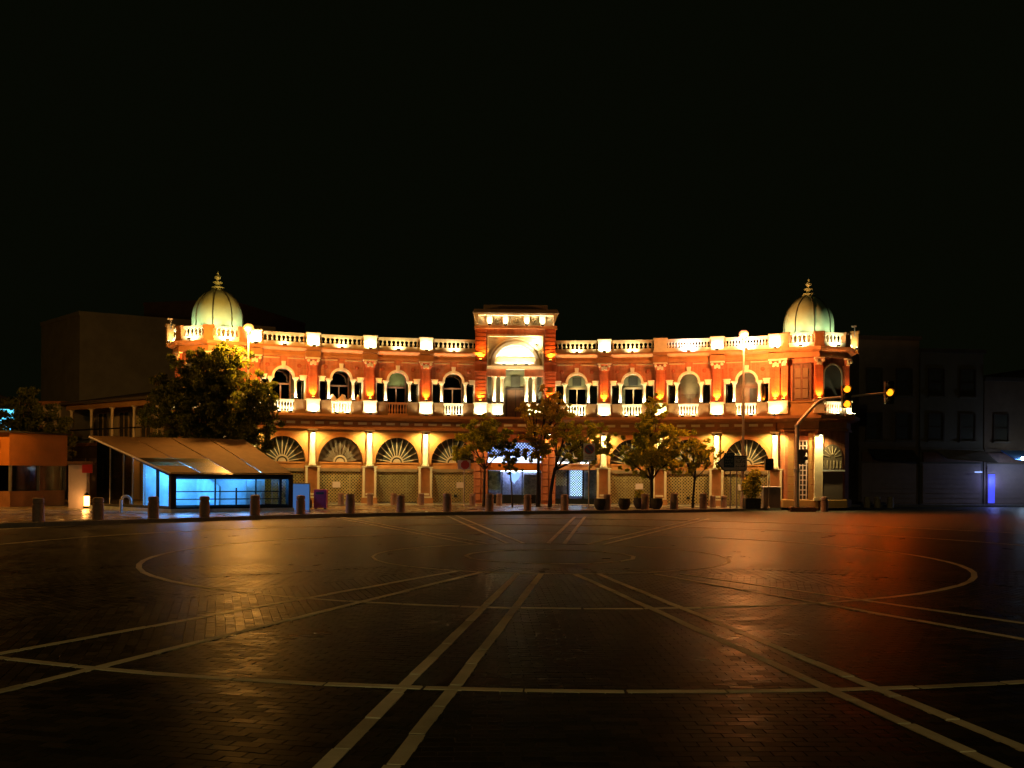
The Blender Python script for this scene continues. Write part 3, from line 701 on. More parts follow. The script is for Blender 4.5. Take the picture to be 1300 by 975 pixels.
def lattice(x0, x1, z0, z1, pitch, r, y):
    q = MB(); Hh = z1 - z0
    n0 = int((x1-x0+Hh)/pitch) + 2
    for k in range(n0):
        for sgn in (1, -1):
            # line x = c + sgn*(z-z0)
            c = x0 - Hh + k*pitch if sgn == 1 else x0 + k*pitch
            ta, tb = 0.0, Hh
            if sgn == 1: ta = max(ta, x0-c); tb = min(tb, x1-c)
            else: ta = max(ta, c-x1); tb = min(tb, c-x0)
            if tb - ta < 0.04: continue
            p, p2 = (c+sgn*ta, z0+ta), (c+sgn*tb, z0+tb); w_ = r*0.7
            q.add([(p[0]-w_*sgn, y, p[1]+w_), (p[0]+w_*sgn, y, p[1]-w_), (p2[0]+w_*sgn, y, p2[1]-w_), (p2[0]-w_*sgn, y, p2[1]+w_)], [(0,1,2,3)])
    return q
def ground_bay(fr, kind='shutter', fan='grille'):
    fr.put('ground_wall', cached('gw', ground_wall_me))
    fr.put('arch_surround', cached('as', lambda: MB().strip(arc(0, 2.25, 1.15, 1.32, PI, 0, 20), arc(0, 2.25, 1.36, 1.56, PI, 0, 20), -0.07, 0.03).mesh('arch_surround', 'arch_orange')))
    fr.put('lintel', cached('li', lambda: MB().box(-1.17, 1.17, 0.08, 0.24, 1.95, 2.25).box(-1.17, 1.17, 0.05, 0.1, 2.2, 2.27).mesh('lintel', 'arch_orange')))
    f = fr.put('fanlight', cached('fb'+fan, lambda: MB().prism(arc(0, 2.26, 1.16, 1.33, 0, PI, 20), 0.26, 0.29).mesh('fanlight', 'dark_room' if fan == 'grille' else 'wall_brown')))
    if fan:
        for i in range(11):
            t = PI*(i+0.5)/11
            def spoke(t=t):
                c, s = math.cos(t), math.sin(t); q = MB()
                a, b = (0.34*c, 2.27+0.34*s), (1.13*c, 2.27+1.28*s); nx, nz = -s*0.022, c*0.022
                q.prism([(a[0]+nx, a[1]+nz), (a[0]-nx, a[1]-nz), (b[0]-nx, b[1]-nz), (b[0]+nx, b[1]+nz)], 0.2, 0.23)
                return q.mesh('spoke', 'grille' if fan == 'grille' else 'wall_brown')
            obj('spoke', cached('sp%s%d' % (fan, i), spoke), f)
        obj('fan_hub', cached('fh'+fan, lambda: MB().strip(arc(0, 2.27, 0.28, 0.28, 0, PI, 12), arc(0, 2.27, 0.36, 0.36, 0, PI, 12), 0.19, 0.24).prism(arc(0, 2.27, 0.2, 0.2, 0, PI, 10), 0.2, 0.24).mesh('fan_hub', 'grille')), f)
    if kind == 'shutter':
        s = fr.put('roller_shutter', cached('rs', lambda: lattice(-1.16, 1.16, SW+0.02, 1.95, 0.165, 0.026, 0.10).mesh('roller_shutter', 'shutter')))
        ground_bay.n = getattr(ground_bay, 'n', 0) + 1
        bmat = ('shutter_back', 'shutter_back_grey', 'shutter_back_brown')[ground_bay.n % 3]
        obj('shutter_backing', cached('sb'+bmat, lambda: MB().box(-1.16, 1.16, 0.24, 0.29, SW+0.01, 1.95).mesh('shutter_backing', bmat)), s)
        if ground_bay.n % 2: obj('notice', cached('ntc', lambda: MB().box(-0.2, 0.2, 0.07, 0.085, 0.75, 1.05).mesh('notice', 'sign_pink')), s, (0.7 - 0.3*(ground_bay.n % 4), 0, 0.2))
        obj('shutter_box', cached('sbx', lambda: MB().box(-1.16, 1.16, 0.04, 0.2, 1.78, 1.95).mesh('shutter_box', 'panel_tan')), s)
        obj('lock', cached('lck', lambda: MB().box(-0.08, 0.08, 0.05, 0.12, 0.45, 0.6).mesh('lock', 'metal_dark')), s, (0.15*(ground_bay.n % 3), 0, 0))
        obj('shutter_rail', cached('sr', lambda: MB().box(-0.02, 0.02, 0.13, 0.17, SW, 1.95).mesh('shutter_rail', 'grille')), s, (-0.35, 0, 0))
        obj('shutter_rail', CACHE['sr'], s, (0.5, 0, 0))
        obj('bottom_bar', cached('bb', lambda: MB().box(-1.16, 1.16, 0.1, 0.17, SW, SW+0.07).mesh('bottom_bar', 'metal_grey')), s)
    if kind == 'shop':
        s = fr.put('shop_front', cached('shf', lambda: MB().box(-1.17, 1.17, 0.5, 0.55, SW, 1.95).mesh('shop_front', 'display_print')))
        obj('lit_panel', cached('lp', lambda: MB().box(-0.32, 0.32, 0.42, 0.46, 0.55, 1.93).mesh('lit_panel', 'screen_pale')), s)
        obj('door_lattice', cached('dlt', lambda: lattice(-0.32, 0.32, 0.5, 1.95, 0.13, 0.018, 0.36).mesh('door_lattice', 'frame_dark')), s)
        obj('ornament_grille', cached('og', lambda: lattice(-1.15, -0.5, 1.1, 1.93, 0.16, 0.03, 0.33).mesh('ornament_grille', 'sign_white')), s)
        def sf():
            q = MB()
            for x in (-1.15, -0.43, 0.38, 1.13): q.box(x-0.05, x+0.05, 0.22, 0.34, SW, 1.95)
            q.box(-1.17, 1.17, 0.2, 0.34, SW, 0.42)
            return q.mesh('shop_frame', 'frame_dark')
        obj('shop_frame', cached('sf', sf), s)
        obj('tube', cached('stb', lambda: MB().box(-1.0, -0.35, -0.02, 0.02, 2.3, 2.35).box(0.25, 0.7, -0.02, 0.02, 2.3, 2.35).mesh('tube', 'tube_white')), s)
        obj('pane', cached('shp', lambda: MB().box(-1.1, 1.1, 0.3, 0.31, 0.42, 1.93).mesh('pane', 'glass_clear')), s)

kinds_l = ['grey', 'green', 'dark', 'dark']      # from the gate tower outwards
kinds_r = ['grey', 'grey', 'tan', 'door']
for side in (-1, 1):
    for k in range(4):
        phi = PHI0 + side*(5.87 + BAY*k)
        fr = Frame(B, phi)
        kind = (kinds_l if side < 0 else kinds_r)[k]
        if side < 0 and k == 0: kind = 'dark'
        upper_bay(fr, kind, lit=not (side < 0 and k == 1), blue=(side > 0 and k >= 2))
        ground_bay(fr, 'shop' if (side > 0 and k == 0) else 'shutter', 'wood' if (side < 0 and k == 2) else 'grille')
        gl = {(-1, 0): 1.0, (-1, 1): 1.25, (-1, 2): 0.75, (-1, 3): 0.6, (1, 0): 1.0, (1, 1): 0.9, (1, 2): 1.0, (1, 3): 1.1}[(side, k)]
        pilaster_set(PHI0 + side*(8.5 + BAY*k), parapet_lit=not (side > 0 and k == 1), ground_light=gl, amber=(1.0 if side < 0 else 1.25))

# things set on the balcony of the second bay
fr = Frame(B, PHI0 - 5.87 - 2*BAY)
# ------------------------------------------------------------------ gate tower in the middle
T = Frame(B, PHI0, RB)
TH = 2.15                                             # half width
def tower_body():
    q = MB()
    q.box(-TH+0.02, -1.5, -0.3, 3.2, 3.96, 9.4); q.box(1.5, TH-0.02, -0.3, 3.2, 3.96, 9.4)
    q.box(-1.5, 1.5, -0.28, 3.2, 9.05, 9.4); q.box(-1.5, 1.5, 2.9, 3.2, 3.96, 9.05)
    return q.mesh('tower_wall', 'brick')
T.put('tower_wall', tower_body())
T.put('tower_roof', MB().box(-1.72, 1.72, 0.0, 3.0, 10.36, 10.72).box(-1.8, 1.8, -0.1, 3.1, 10.36, 10.42).box(-2.26, 2.26, -0.85, 3.4, 10.16, 10.26).box(-2.2, 2.2, -0.78, 3.35, 10.26, 10.36).mesh('tower_roof', 'roof_dark'))
def tower_frieze():
    q = MB(); q.box(-1.98, 1.98, -0.36, 3.15, 9.56, 10.16)
    for s in (-1, 1): q.prism([(s*1.98, 9.6), (s*2.02, 9.6), (s*2.18, 10.0), (s*2.22, 10.16), (s*1.98, 10.16)][::s], -0.78, 3.1)
    q.box(-1.98, 1.98, -0.78, -0.36, 10.06, 10.16)
    return q.mesh('tower_frieze', 'cream')
T.put('tower_frieze', tower_frieze())
T.put('string_course', MB().box(-TH-0.03, TH+0.03, -0.46, 3.2, 9.4, 9.56).mesh('string_course', 'stone'))
for x in (-1.38, -0.54, 0.58, 1.4):
    T.put('console', cached('cons', lambda: MB().prism([(-0.12, 9.58), (0.12, 9.58), (0.14, 9.8), (0.15, 10.05), (-0.15, 10.05), (-0.14, 9.8)], -0.62, -0.36).mesh('console', 'cream')), (x, 0, 0))
T.put('roundel', cached('ro2', lambda: roundel_me(0.29, 'cream_dirty')), (0.02, -0.36, 9.82))
for x in (-0.95, 1.0):
    def scroll():
        q = MB()
        for s in (-1, 1):
            q.tube([(s*(0.04+0.17*t)*math.cos(4.5*t)*1.0, -0.38, 9.82 + 0.2*math.sin(4.5*t)*(0.3+0.7*t)) for t in [i/12 for i in range(13)]], 0.03, 6)
            q.tube([(0, -0.38, 9.62), (s*0.1, -0.4, 9.75), (s*0.2, -0.38, 9.98)], 0.025, 6)
        q.ball((0, -0.38, 9.84), 0.07, 8, 6)
        return q.mesh('scroll_ornament', 'cream_dirty', True)
    T.put('scroll_ornament', cached('scr', scroll), (x, 0, 0))
# rusticated corner pilasters, block by block
blk = lambda hh: MB().cham(-0.29, 0.29, -0.1, 0.1, 0, hh-0.02, 0.0).mesh('quoin', 'brick_red')
def quoin_me(hh):
    q = MB(); c = 0.018
    q.add([(-.29,0,0.008),(.29,0,0.008),(.29,0,hh-.008),(-.29,0,hh-.008),(-.29+c,-.1,0.008+c),(.29-c,-.1,0.008+c),(.29-c,-.1,hh-.008-c),(-.29+c,-.1,hh-.008-c)],
          [(4,5,6,7),(0,1,5,4),(1,2,6,5),(2,3,7,6),(3,0,4,7)])
    return q.mesh('quoin', 'brick_red')
for s in (-1, 1):
    for z0, z1, n in ((7.66, 9.4, 8), (5.52, 7.1, 8)):
        for i in range(n):
            hh = (z1-z0)/n
            T.put('quoin', cached('q%.3f' % hh, lambda: quoin_me(hh)), (s*1.84, -0.3, z0+i*hh))
    T.put('impost_block', cached('imp', lambda: MB().box(-0.33, 0.33, -0.44, -0.3, 7.56, 7.66).box(-0.29, 0.29, -0.4, -0.3, 7.16, 7.56).box(-0.33, 0.33, -0.44, -0.3, 7.1, 7.16).mesh('impost_block', 'brick_red')), (s*1.84, 0, 0))
    T.put('pedestal', cached('tped', lambda: pedestal_me(0.33, -0.5, -0.3, 4.83, 5.5)), (s*1.84, 0, 0))
    T.put('pedestal', cached('tped2', lambda: pedestal_me(0.28, -0.44, -0.2, 4.83, 5.45)), (s*0.93, 0, 0))
    T.put('dado', cached('tdado', lambda: MB().box(-0.3, 0.3, -0.4, -0.2, 4.72, 5.42).mesh('dado', 'cream_dirty')), (s*1.36, 0, 0))
    up(T, (s*1.84, -0.50, 5.505), E_PIL*1.0, AMBER, (0, 0.25, 1), 110, True)
    up(T, (s*1.84, -0.54, 7.67), E_PIL*0.9, AMBER, (0, 0.25, 1), 110, True)
    up(T, (s*1.84, -0.72, 4.735), E_PED, WARM, (0, 0.7, 1), 150)
    up(T, (s*0.93, -0.70, 4.735), E_PED*0.9, WARM, (0, 0.7, 1), 150)
# bay of the gate: big arch above, door and paired columns below
def gate_arch():
    q = MB(); n = 22
    q.strip(arc(0, 7.46, 1.2, 1.2, PI, 0, n), [(-1.5+3.0*i/n, 9.05) for i in range(n+1)], -0.1, 0.2)
    q.prism([(-1.5, 7.46), (-1.2, 7.46), (-1.5, 9.05)], -0.1, 0.2); q.prism([(1.2, 7.46), (1.5, 7.46), (1.5, 9.05)], -0.1, 0.2)
    return q.mesh('gate_arch', 'cream_dirty')
T.put('gate_arch', gate_arch())
T.put('arch_moulding', MB().strip(arc(0, 7.46, 1.12, 1.12, PI, 0, 24), arc(0, 7.46, 1.3, 1.3, PI, 0, 24), -0.2, 0.05).mesh('arch_moulding', 'cream'))
T.put('arch_moulding', MB().strip(arc(0, 7.5, 1.36, 1.36, 0.25, PI-0.25, 20), arc(0, 7.5, 1.44, 1.44, 0.25, PI-0.25, 20), -0.15, -0.1).mesh('arch_moulding', 'cream'))
T.put('panel_frame', MB().box(-1.5, -1.43, -0.34, -0.1, 7.46, 9.05).box(1.43, 1.5, -0.34, -0.1, 7.46, 9.05).box(-1.5, 1.5, -0.34, -0.1, 9.0, 9.08).mesh('panel_frame', 'cream'))
T.put('tympanum', MB().box(-1.25, 1.25, 0.21, 0.3, 7.4, 8.8).mesh('tympanum', 'cream'))
T.put('tympanum_ledge', MB().box(-1.12, 1.12, 0.12, 0.2, 7.47, 7.62).mesh('tympanum_ledge', 'cream'))
T.put('tympanum_beam', MB().box(-1.06, 1.06, 0.13, 0.2, 7.68, 7.94).mesh('tympanum_beam', 'stone'))
T.put('gate_entablature', MB().box(-1.5, 1.5, -0.24, 0.3, 7.28, 7.46).box(-1.5, 1.5, -0.32, -0.2, 7.4, 7.47).mesh('gate_entablature', 'cream'))
for s in (-1, 1): T.put('gate_lintel', cached('glin', lambda: MB().box(-0.5, 0.5, -0.18, 0.2, 6.9, 7.28).mesh('gate_lintel', 'brick')), (s*1.0, 0, 0))
T.put('gate_back_wall', MB().box(-1.5, 1.5, 0.85, 0.95, 4.7, 7.3).mesh('gate_back_wall', 'wall_green'))
T.put('balcony_floor', MB().box(-1.5, 1.5, -0.2, 0.9, 4.6, 4.72).mesh('balcony_floor', 'stone'))
gd = T.put('gate_door', MB().box(-0.4, 0.5, 0.74, 0.8, 4.75, 6.25).mesh('gate_door', 'wood'))
obj('transom', MB().box(-0.22, 0.3, 0.76, 0.84, 6.4, 7.0).mesh('transom', 'dark_room'), gd)
obj('door_frame', MB().box(-0.5, -0.4, 0.7, 0.84, 4.75, 6.35).box(0.5, 0.6, 0.7, 0.84, 4.75, 6.35).box(-0.5, 0.6, 0.7, 0.84, 6.25, 6.36).box(0.03, 0.07, 0.72, 0.75, 4.8, 6.25).mesh('door_frame', 'wood_dark'), gd)
for x in (-1.11, -0.69, 0.6, 1.02):
    T.put('column', cached('gcol', lambda: column_me(0.1, 5.47, 6.9)), (x, -0.06, 0))
    up(T, (x, -0.33, 5.46), E_WASH*0.12, WARM, (0, 0.5, 1), 120)
for x in (-1.36, 1.3):
    T.put('side_window', cached('gsw', lambda: MB().box(-0.1, 0.1, 0.3, 0.34, 5.5, 6.9).mesh('side_window', 'dark_room')), (x, 0, 0))
# floods inside the arch and on the frieze
for x in (-0.6, 0.0, 0.6): up(T, (x, -0.26, 7.475), 40, (1.0, 0.9, 0.56), (0, 0.6, 1), 150)
for x in (-1.38, -0.54, 0.58, 1.4):
    up(T, (x, -0.80, 9.50), 9, WARM, (0, 0.55, 1), 110)
o = T.put('floodlight', floodlight_me(), (1.12, -0.5, 8.5)); lamp(o, 'SPOT', 34, (1.0, 0.85, 0.45), (0, -0.02, 0.16), 0.05, (-0.3, 1.0, 0.0), 150)
# ground floor under the tower
T.put('tower_base', MB().box(-TH-0.02, -1.42, -0.3, 0.3, SW, 3.96).box(1.42, TH+0.02, -0.3, 0.3, SW, 3.96).box(-1.42, 1.42, -0.25, 0.3, 3.4, 3.96).mesh('tower_base', 'brick'))
T.put('string_course', MB().box(-TH-0.1, TH+0.1, -0.7, 0.0, 4.6, 4.72).box(-TH-0.06, TH+0.06, -0.5, 0.0, 4.48, 4.6).box(-TH, TH, -0.36, 0.0, 4.06, 4.48).box(-TH-0.05, TH+0.05, -0.44, 0.0, 3.96, 4.06).mesh('string_course', 'stone'))
for i in range(6):
    T.put('dentil', CACHE['dentil'], (-1.8 + i*0.72, -0.31, 0))
def quoin2(): 
    q = MB(); c = 0.02; hh = 0.38
    q.add([(-.17,0,0.01),(.17,0,0.01),(.17,0,hh-.01),(-.17,0,hh-.01),(-.17+c,-.08,0.01+c),(.17-c,-.08,0.01+c),(.17-c,-.08,hh-.01-c),(-.17+c,-.08,hh-.01-c)],
          [(4,5,6,7),(0,1,5,4),(1,2,6,5),(2,3,7,6),(3,0,4,7)])
    return q.mesh('quoin', 'brick')
for s in (-1, 1):
    for i in range(9):
        for c in (-0.18, 0.18):
            T.put('quoin', cached('q2', quoin2), (s*1.79 + c, -0.3, 0.3 + i*0.38))
    o = T.put('floodlight', cached('dl', downlight_me), (s*1.79, -0.85, 3.8)); lamp(o, 'SPOT', 34, (1.0, 0.5, 0.12), (0, 0, -0.05), 0.05, (0, 0.35, -1), 120)
shop = T.put('shop_front', MB().box(-1.42, 1.42, 0.6, 0.66, SW, 1.9).mesh('shop_front', 'display_print'))
obj('fascia', MB().box(-1.42, 1.42, -0.1, 0.1, 1.92, 2.3).mesh('fascia', 'orange_panel'), shop)
obj('lit_window', MB().box(-1.42, 1.42, 0.3, 0.34, 2.32, 3.38).mesh('lit_window', 'screen_blue'), shop)
obj('lit_window', MB().box(-1.42, 1.42, 0.26, 0.29, 2.32, 2.65).mesh('lit_window', 'screen_pale'), shop)
obj('window_grid', lattice(-1.42, 1.42, 2.65, 3.38, 0.16, 0.02, 0.2).mesh('window_grid', 'frame_dark'), shop)
ps = obj('poster', MB().box(-1.38, -0.72, 0.2, 0.22, 0.85, 1.88).mesh('poster', 'poster_blue'), shop)
obj('lit_heart_display', MB().prism([(0.0 + 0.30*math.sin(t)**3*1.0, 1.55 + 0.022*(13*math.cos(t)-5*math.cos(2*t)-2*math.cos(3*t)-math.cos(4*t))) for t in [2*PI*i/24 for i in range(24)]][::-1], 0.22, 0.26).mesh('lit_heart_display', 'screen_blue'), shop)
obj('display_panel', MB().box(0.5, 1.35, 0.3, 0.34, 0.5, 1.7).mesh('display_panel', 'display_print'), shop)
def shop_frame2():
    q = MB()
    for x in (-1.4, -0.66, 0.42, 1.4): q.box(x-0.03, x+0.03, 0.1, 0.2, SW, 1.92)
    q.box(-1.42, 1.42, 0.08, 0.22, SW, 0.6); return q.mesh('shop_frame', 'frame_dark')
obj('shop_frame', shop_frame2(), shop)
obj('pane', MB().box(-1.4, 1.4, 0.14, 0.15, 0.6, 1.9).mesh('pane', 'glass_clear'), shop)
tb = obj('tube', MB().box(-1.3, 1.3, 0.3, 0.36, 1.84, 1.88).mesh('tube', 'tube_white'), shop)
lamp(tb, 'POINT', 6, (0.6, 0.7, 1.0), (0, 0.33, 1.75), 0.1)

# ------------------------------------------------------------------ domed corner pavilions
AP, CR = 1.97, 2.13
def octa(r, z0, z1, name, m, extra=0):
    q = MB(); q.slab([(r*math.cos(R_(22.5+45*i)), r*math.sin(R_(22.5+45*i))) for i in range(8)], z0, z1)
    return q
def ring8(q, prof):
    """moulded ring round the octagon: prof = circumradius, z"""
    vs = []; n = len(prof)
    for r, z in prof:
        for i in range(8): vs.append((r*math.cos(R_(22.5+45*i)), r*math.sin(R_(22.5+45*i)), z))
    q.add(vs, [(j*8+i, j*8+(i+1) % 8, (j+1)*8+(i+1) % 8, (j+1)*8+i) for j in range(n-1) for i in range(8)] + [list(range(7,-1,-1)), [(n-1)*8+i for i in range(8)]])
    return q
def dome_shell(R, zb, h, n=8):
    """ogee dome of eight bellied gores"""
    prof = [(1.09, 0.0), (1.01, 0.07), (0.975, 0.16), (0.975, 0.30), (0.96, 0.42), (0.915, 0.54), (0.83, 0.66), (0.69, 0.78), (0.51, 0.88), (0.33, 0.95), (0.20, 1.0)]
    q = MB(); m = n*6; vs = []
    for r, z in prof:
        for i in range(m):
            t = (i % 6)/6; bel = 1.0 + 0.035*math.sin(PI*t) - 0.012
            a = R_(22.5) + 2*PI*i/m; vs.append((R*r*bel*math.cos(a), R*r*bel*math.sin(a), zb + h*z))
    q.add(vs, [(j*m+i, j*m+(i+1) % m, (j+1)*m+(i+1) % m, (j+1)*m+i) for j in range(len(prof)-1) for i in range(m)])
    return q, prof
def pavilion(side, phi):
    fr = Frame(B, phi, 33.7)
    P = lambda name, me, off=(0,0,0), rz=0.0: fr.put(name, me, off, rz)
    def core():
        q = MB(); ring8(q, [(CR-0.03, SW), (CR-0.03, 8.1)])
        return q.mesh('pavilion_wall', 'brick')
    P('pavilion_wall', cached('pvc', core))
    P('string_course', cached('pvs', lambda: ring8(MB(), [(CR, 3.96), (CR+0.13, 3.96), (CR+0.13, 4.06), (CR+0.05, 4.1), (CR+0.05, 4.42), (CR+0.25, 4.48), (CR+0.5, 4.58), (CR+0.52, 4.72), (CR, 4.72)]).mesh('string_course', 'stone')))
    P('cornice', cached('pvt', lambda: ring8(MB(), [(CR, 7.62), (CR+0.1, 7.62), (CR+0.1, 7.74), (CR+0.06, 7.9), (CR+0.3, 8.0), (CR+0.36, 8.13), (CR-0.3, 8.14)]).mesh('cornice', 'stone')))
    P('plinth', cached('pvp', lambda: ring8(MB(), [(CR+0.12, SW), (CR+0.12, 0.5), (CR, 0.56)]).mesh('plinth', 'plaster')))
    # dome
    d, prof = dome_shell(1.27, 8.78, 2.25)
    dm = P('dome', cached('dome', lambda: d.mesh('dome', 'dome_metal', True)))
    for i in range(8):
        def rib():
            q = MB(); q.tube([(1.27*r*1.0, 0, 8.78 + 2.25*z) for r, z in prof], 0.036, 6); return q.mesh('rib', 'dome_seam', True)
        obj('rib', cached('rib', rib), dm, (0,0,0), R_(22.5+45*i))
    obj('dome_drum', cached('drum', lambda: ring8(MB(), [(1.5, 8.1), (1.5, 8.72), (1.42, 8.8), (1.3, 8.8)]).mesh('dome_drum', 'cream_dirty')), dm)
    def finial():
        q = MB(); q.lathe([(0.24, 10.74), (0.27, 10.82), (0.32, 10.86), (0.32, 10.91), (0.16, 10.96), (0.12, 11.08), (0.14, 11.12), (0.24, 11.15), (0.25, 11.2), (0.14, 11.25), (0.08, 11.3), (0.09, 11.36), (0.16, 11.44), (0.17, 11.52), (0.12, 11.6), (0.05, 11.66), (0.06, 11.74), (0.04, 11.8), (0.005, 11.86)], 14)
        q.v = [(x, y, 10.98 + (z-10.74)*0.86) for x, y, z in q.v]; return q.mesh('finial', 'dome_metal', True)
    obj('finial', cached('fin', finial), dm)
    # faces: index k, rotation of the face about the pavilion's axis (0 faces the square)
    fw = CR*math.sin(R_(22.5))            # half a side, 0.815
    for k in (-2, -1, 0, 1, 2):
        a = R_(45*k)
        def F(name, me, x=0.0, z=0.0, out=0.0, k=k, a=a):
            return P(name, me, (math.sin(a)*(AP+out)*1.0 + math.cos(a)*x, -math.cos(a)*(AP+out) + math.sin(a)*x, z), a)
        F('parapet_balustrade', cached('pvb', lambda: balustrade_me(-0.56, 0.56, 8.14, 8.86, 5, 'cream', 0.0, 0.07, 0.12, 0.16)), out=0.0)
        F('balustrade_skirt', cached('pvk', lambda: MB().box(-0.62, 0.62, -0.03, 0.03, 8.14, 8.36).mesh('balustrade_skirt', 'cream')), out=0.14)
        lit = (k in (0, side, 2*side))
        if lit:
            o = F('floodlight', cached('fw', floodlight_me), 0.0, 8.14, 0.42); lamp(o, 'SPOT', E_PAR*0.9, WARM, (0,0,0.14), 0.04, (0, 0.9, 0.5), 150)
        if k in (0, side):
            # amber flood against the pilaster at this face's outer corner is added below
            pass
        if k == 0:
            # shuttered window upstairs, lattice door below
            wv = F('window', cached('pvw', lambda: MB().box(-0.42, 0.42, -0.02, 0.03, 5.5, 7.3).mesh('window', 'wood')))
            for x in (-0.24, 0.12):
                for z in (5.6, 6.1, 6.65):
                    obj('shutter_panel', cached('pvsp', lambda: MB().cham(-0.13, 0.13, -0.03, 0.03, 0, 0.45, 0.01).mesh('shutter_panel', 'panel_tan')), wv, (x+0.06, -0.03, z))
            obj('window_frame', cached('pvwf', lambda: MB().box(-0.47, -0.4, -0.06, 0.02, 5.45, 7.35).box(0.4, 0.47, -0.06, 0.02, 5.45, 7.35).box(-0.47, 0.47, -0.06, 0.02, 7.3, 7.37).box(-0.04, 0.04, -0.05, 0.02, 5.5, 7.3).mesh('window_frame', 'wood')), wv)
            F('pedestal_course', cached('pvpc', lambda: MB().box(-0.8, 0.8, -0.1, 0.0, 4.73, 5.38).box(-0.82, 0.82, -0.14, 0.0, 5.38, 5.46).mesh('pedestal_course', 'plaster')))
            dr = F('door', cached('pvd', lambda: MB().box(-0.3, 0.3, -0.02, 0.03, 0.5, 3.5).mesh('door', 'dark_room')))
            def latt():
                q = MB()
                for x in (-0.26, -0.08, 0.08, 0.26): q.box(x-0.025, x+0.025, -0.06, -0.02, 0.5, 3.5)
                for i in range(13):
                    if i not in (8,): q.box(-0.3, 0.3, -0.058, -0.022, 0.5+i*0.245, 0.55+i*0.245)
                q.box(-0.32, 0.32, -0.07, -0.02, 2.35, 2.6)
                return q.mesh('door_lattice', 'sign_pink')
            obj('door_lattice', cached('pvl', latt), dr)
            for s in (-1, 1):
                for i in range(9):
                    F('quoin', cached('q3', lambda: MB().cham(-0.15, 0.15, -0.06, 0.0, 0.01, 0.35, 0.015).mesh('quoin', 'plaster')), s*0.5, 0.56+i*0.37)
        if k == side:
            # arched opening with balustrade upstairs, grey shutter below
            F('arched_opening', cached('pva', lambda: MB().prism([(-0.5, 5.42)] + [(0.5, 5.42)] + arc(0, 6.75, 0.5, 0.5, 0, PI, 14), -0.012, 0.03).mesh('arched_opening', 'dark_room')))
            F('arch_moulding', cached('pvam', lambda: MB().strip([(0.5, 5.45)] + arc(0, 6.75, 0.5, 0.5, 0, PI, 14) + [(-0.5, 5.45)], [(0.57, 5.45)] + arc(0, 6.75, 0.57, 0.57, 0, PI, 14) + [(-0.57, 5.45)], -0.05, 0.02).mesh('arch_moulding', 'cream_dirty')))
            F('balustrade', cached('pvub', lambda: balustrade_me(-0.5, 0.5, 4.73, 5.42, 7, 'cream', -0.12, 0.05)))
            o = F('floodlight', cached('fw', floodlight_me), 0.0, 4.735, 0.42); lamp(o, 'SPOT', E_BAL, WARM, (0,0,0.14), 0.04, (0, 0.75, 1), 150)
            F('shop_shutter', cached('pvgs', lambda: MB().box(-0.62, 0.62, -0.04, 0.02, SW, 1.9).mesh('shop_shutter', 'shutter_grey')))
            F('shutter_ledge', cached('pvgl', lambda: MB().box(-0.68, 0.68, -0.16, 0.0, 1.95, 2.03).mesh('shutter_ledge', 'sign_white')))
            fz = F('fanlight', cached('pvgf', lambda: MB().prism([(-0.6, 2.05), (0.6, 2.05)] + arc(0, 2.7, 0.6, 0.6, 0, PI, 12), -0.02, 0.02).mesh('fanlight', 'wall_brown')))
            for i in range(6):
                obj('bar', cached('pvbar', lambda: MB().box(-0.025, 0.025, -0.05, -0.02, 2.1, 2.5).mesh('bar', 'grille')), fz, (-0.5+i*0.2, 0, 0))
            for i in range(7):
                t = PI*(i+0.5)/7
                def sp(t=t):
                    c, s = math.cos(t), math.sin(t); nx, nz = -s*0.02, c*0.02
                    return MB().prism([(0.15*c+nx, 2.65+0.15*s+nz), (0.15*c-nx, 2.65+0.15*s-nz), (0.55*c-nx, 2.65+0.55*s-nz), (0.55*c+nx, 2.65+0.55*s+nz)], -0.05, -0.02).mesh('spoke', 'grille')
                obj('spoke', cached('pvsk%d' % i, sp), fz)
    # pilasters on the corners
    for v in (-1, 0, 1, 2) if side > 0 else (-2, -1, 0, 1):
        a = R_(45*v - 22.5 + 0)
        a = R_(-22.5 + 45*v) if side > 0 else R_(22.5 + 45*v)
        def V(name, me, out=0.0, z=0.0): return P(name, me, (math.sin(a)*(CR+out), -math.cos(a)*(CR+out), z), a)
        V('pilaster', cached('pvpi', lambda: MB().box(-0.2, 0.2, -0.07, 0.2, 5.5, 7.22).mesh('pilaster', 'brick_red')))
        V('capital', cached('pvcp', lambda: capital_me(0.2, 7.22, 7.6, -0.07)))
        V('pedestal', cached('pvpd', lambda: pedestal_me(0.24, -0.16, 0.2, 4.83, 5.5)))
        V('parapet_pedestal', cached('pvpp', lambda: pedestal_me(0.22, -0.1, 0.2, 8.14, 8.9, 'stone')))
        front = abs(math.degrees(a)) < 90
        if front:
            o = V('floodlight', cached('fa', floodlight_amber_me), 0.16, 5.505); lamp(o, 'SPOT', E_PIL*0.8, AMBER, (0,0,0.14), 0.04, (0, 0.2, 1), 100)
        if v in (2, -2) :
            o = V('floodlight', cached('fw', floodlight_me), 0.45, 4.735); lamp(o, 'SPOT', E_PED, WARM, (0,0,0.14), 0.04, (0, 0.75, 1), 150)
        if (v == 1 and side > 0) or (v == -1 and side < 0):
            V('engaged_column', cached('pvec', lambda: MB().box(-0.2, 0.2, -0.12, 0.1, 0.6, 3.7).box(-0.24, 0.24, -0.16, 0.1, 0.5, 0.62).box(-0.22, 0.22, -0.14, 0.1, 3.66, 3.76).mesh('engaged_column', 'cream')))
            o = V('floodlight', cached('dl', downlight_me), 0.5, 3.72); lamp(o, 'SPOT', E_GND, YEL, (0,0,-0.05), 0.04, (0, 0.55, -1), 130)
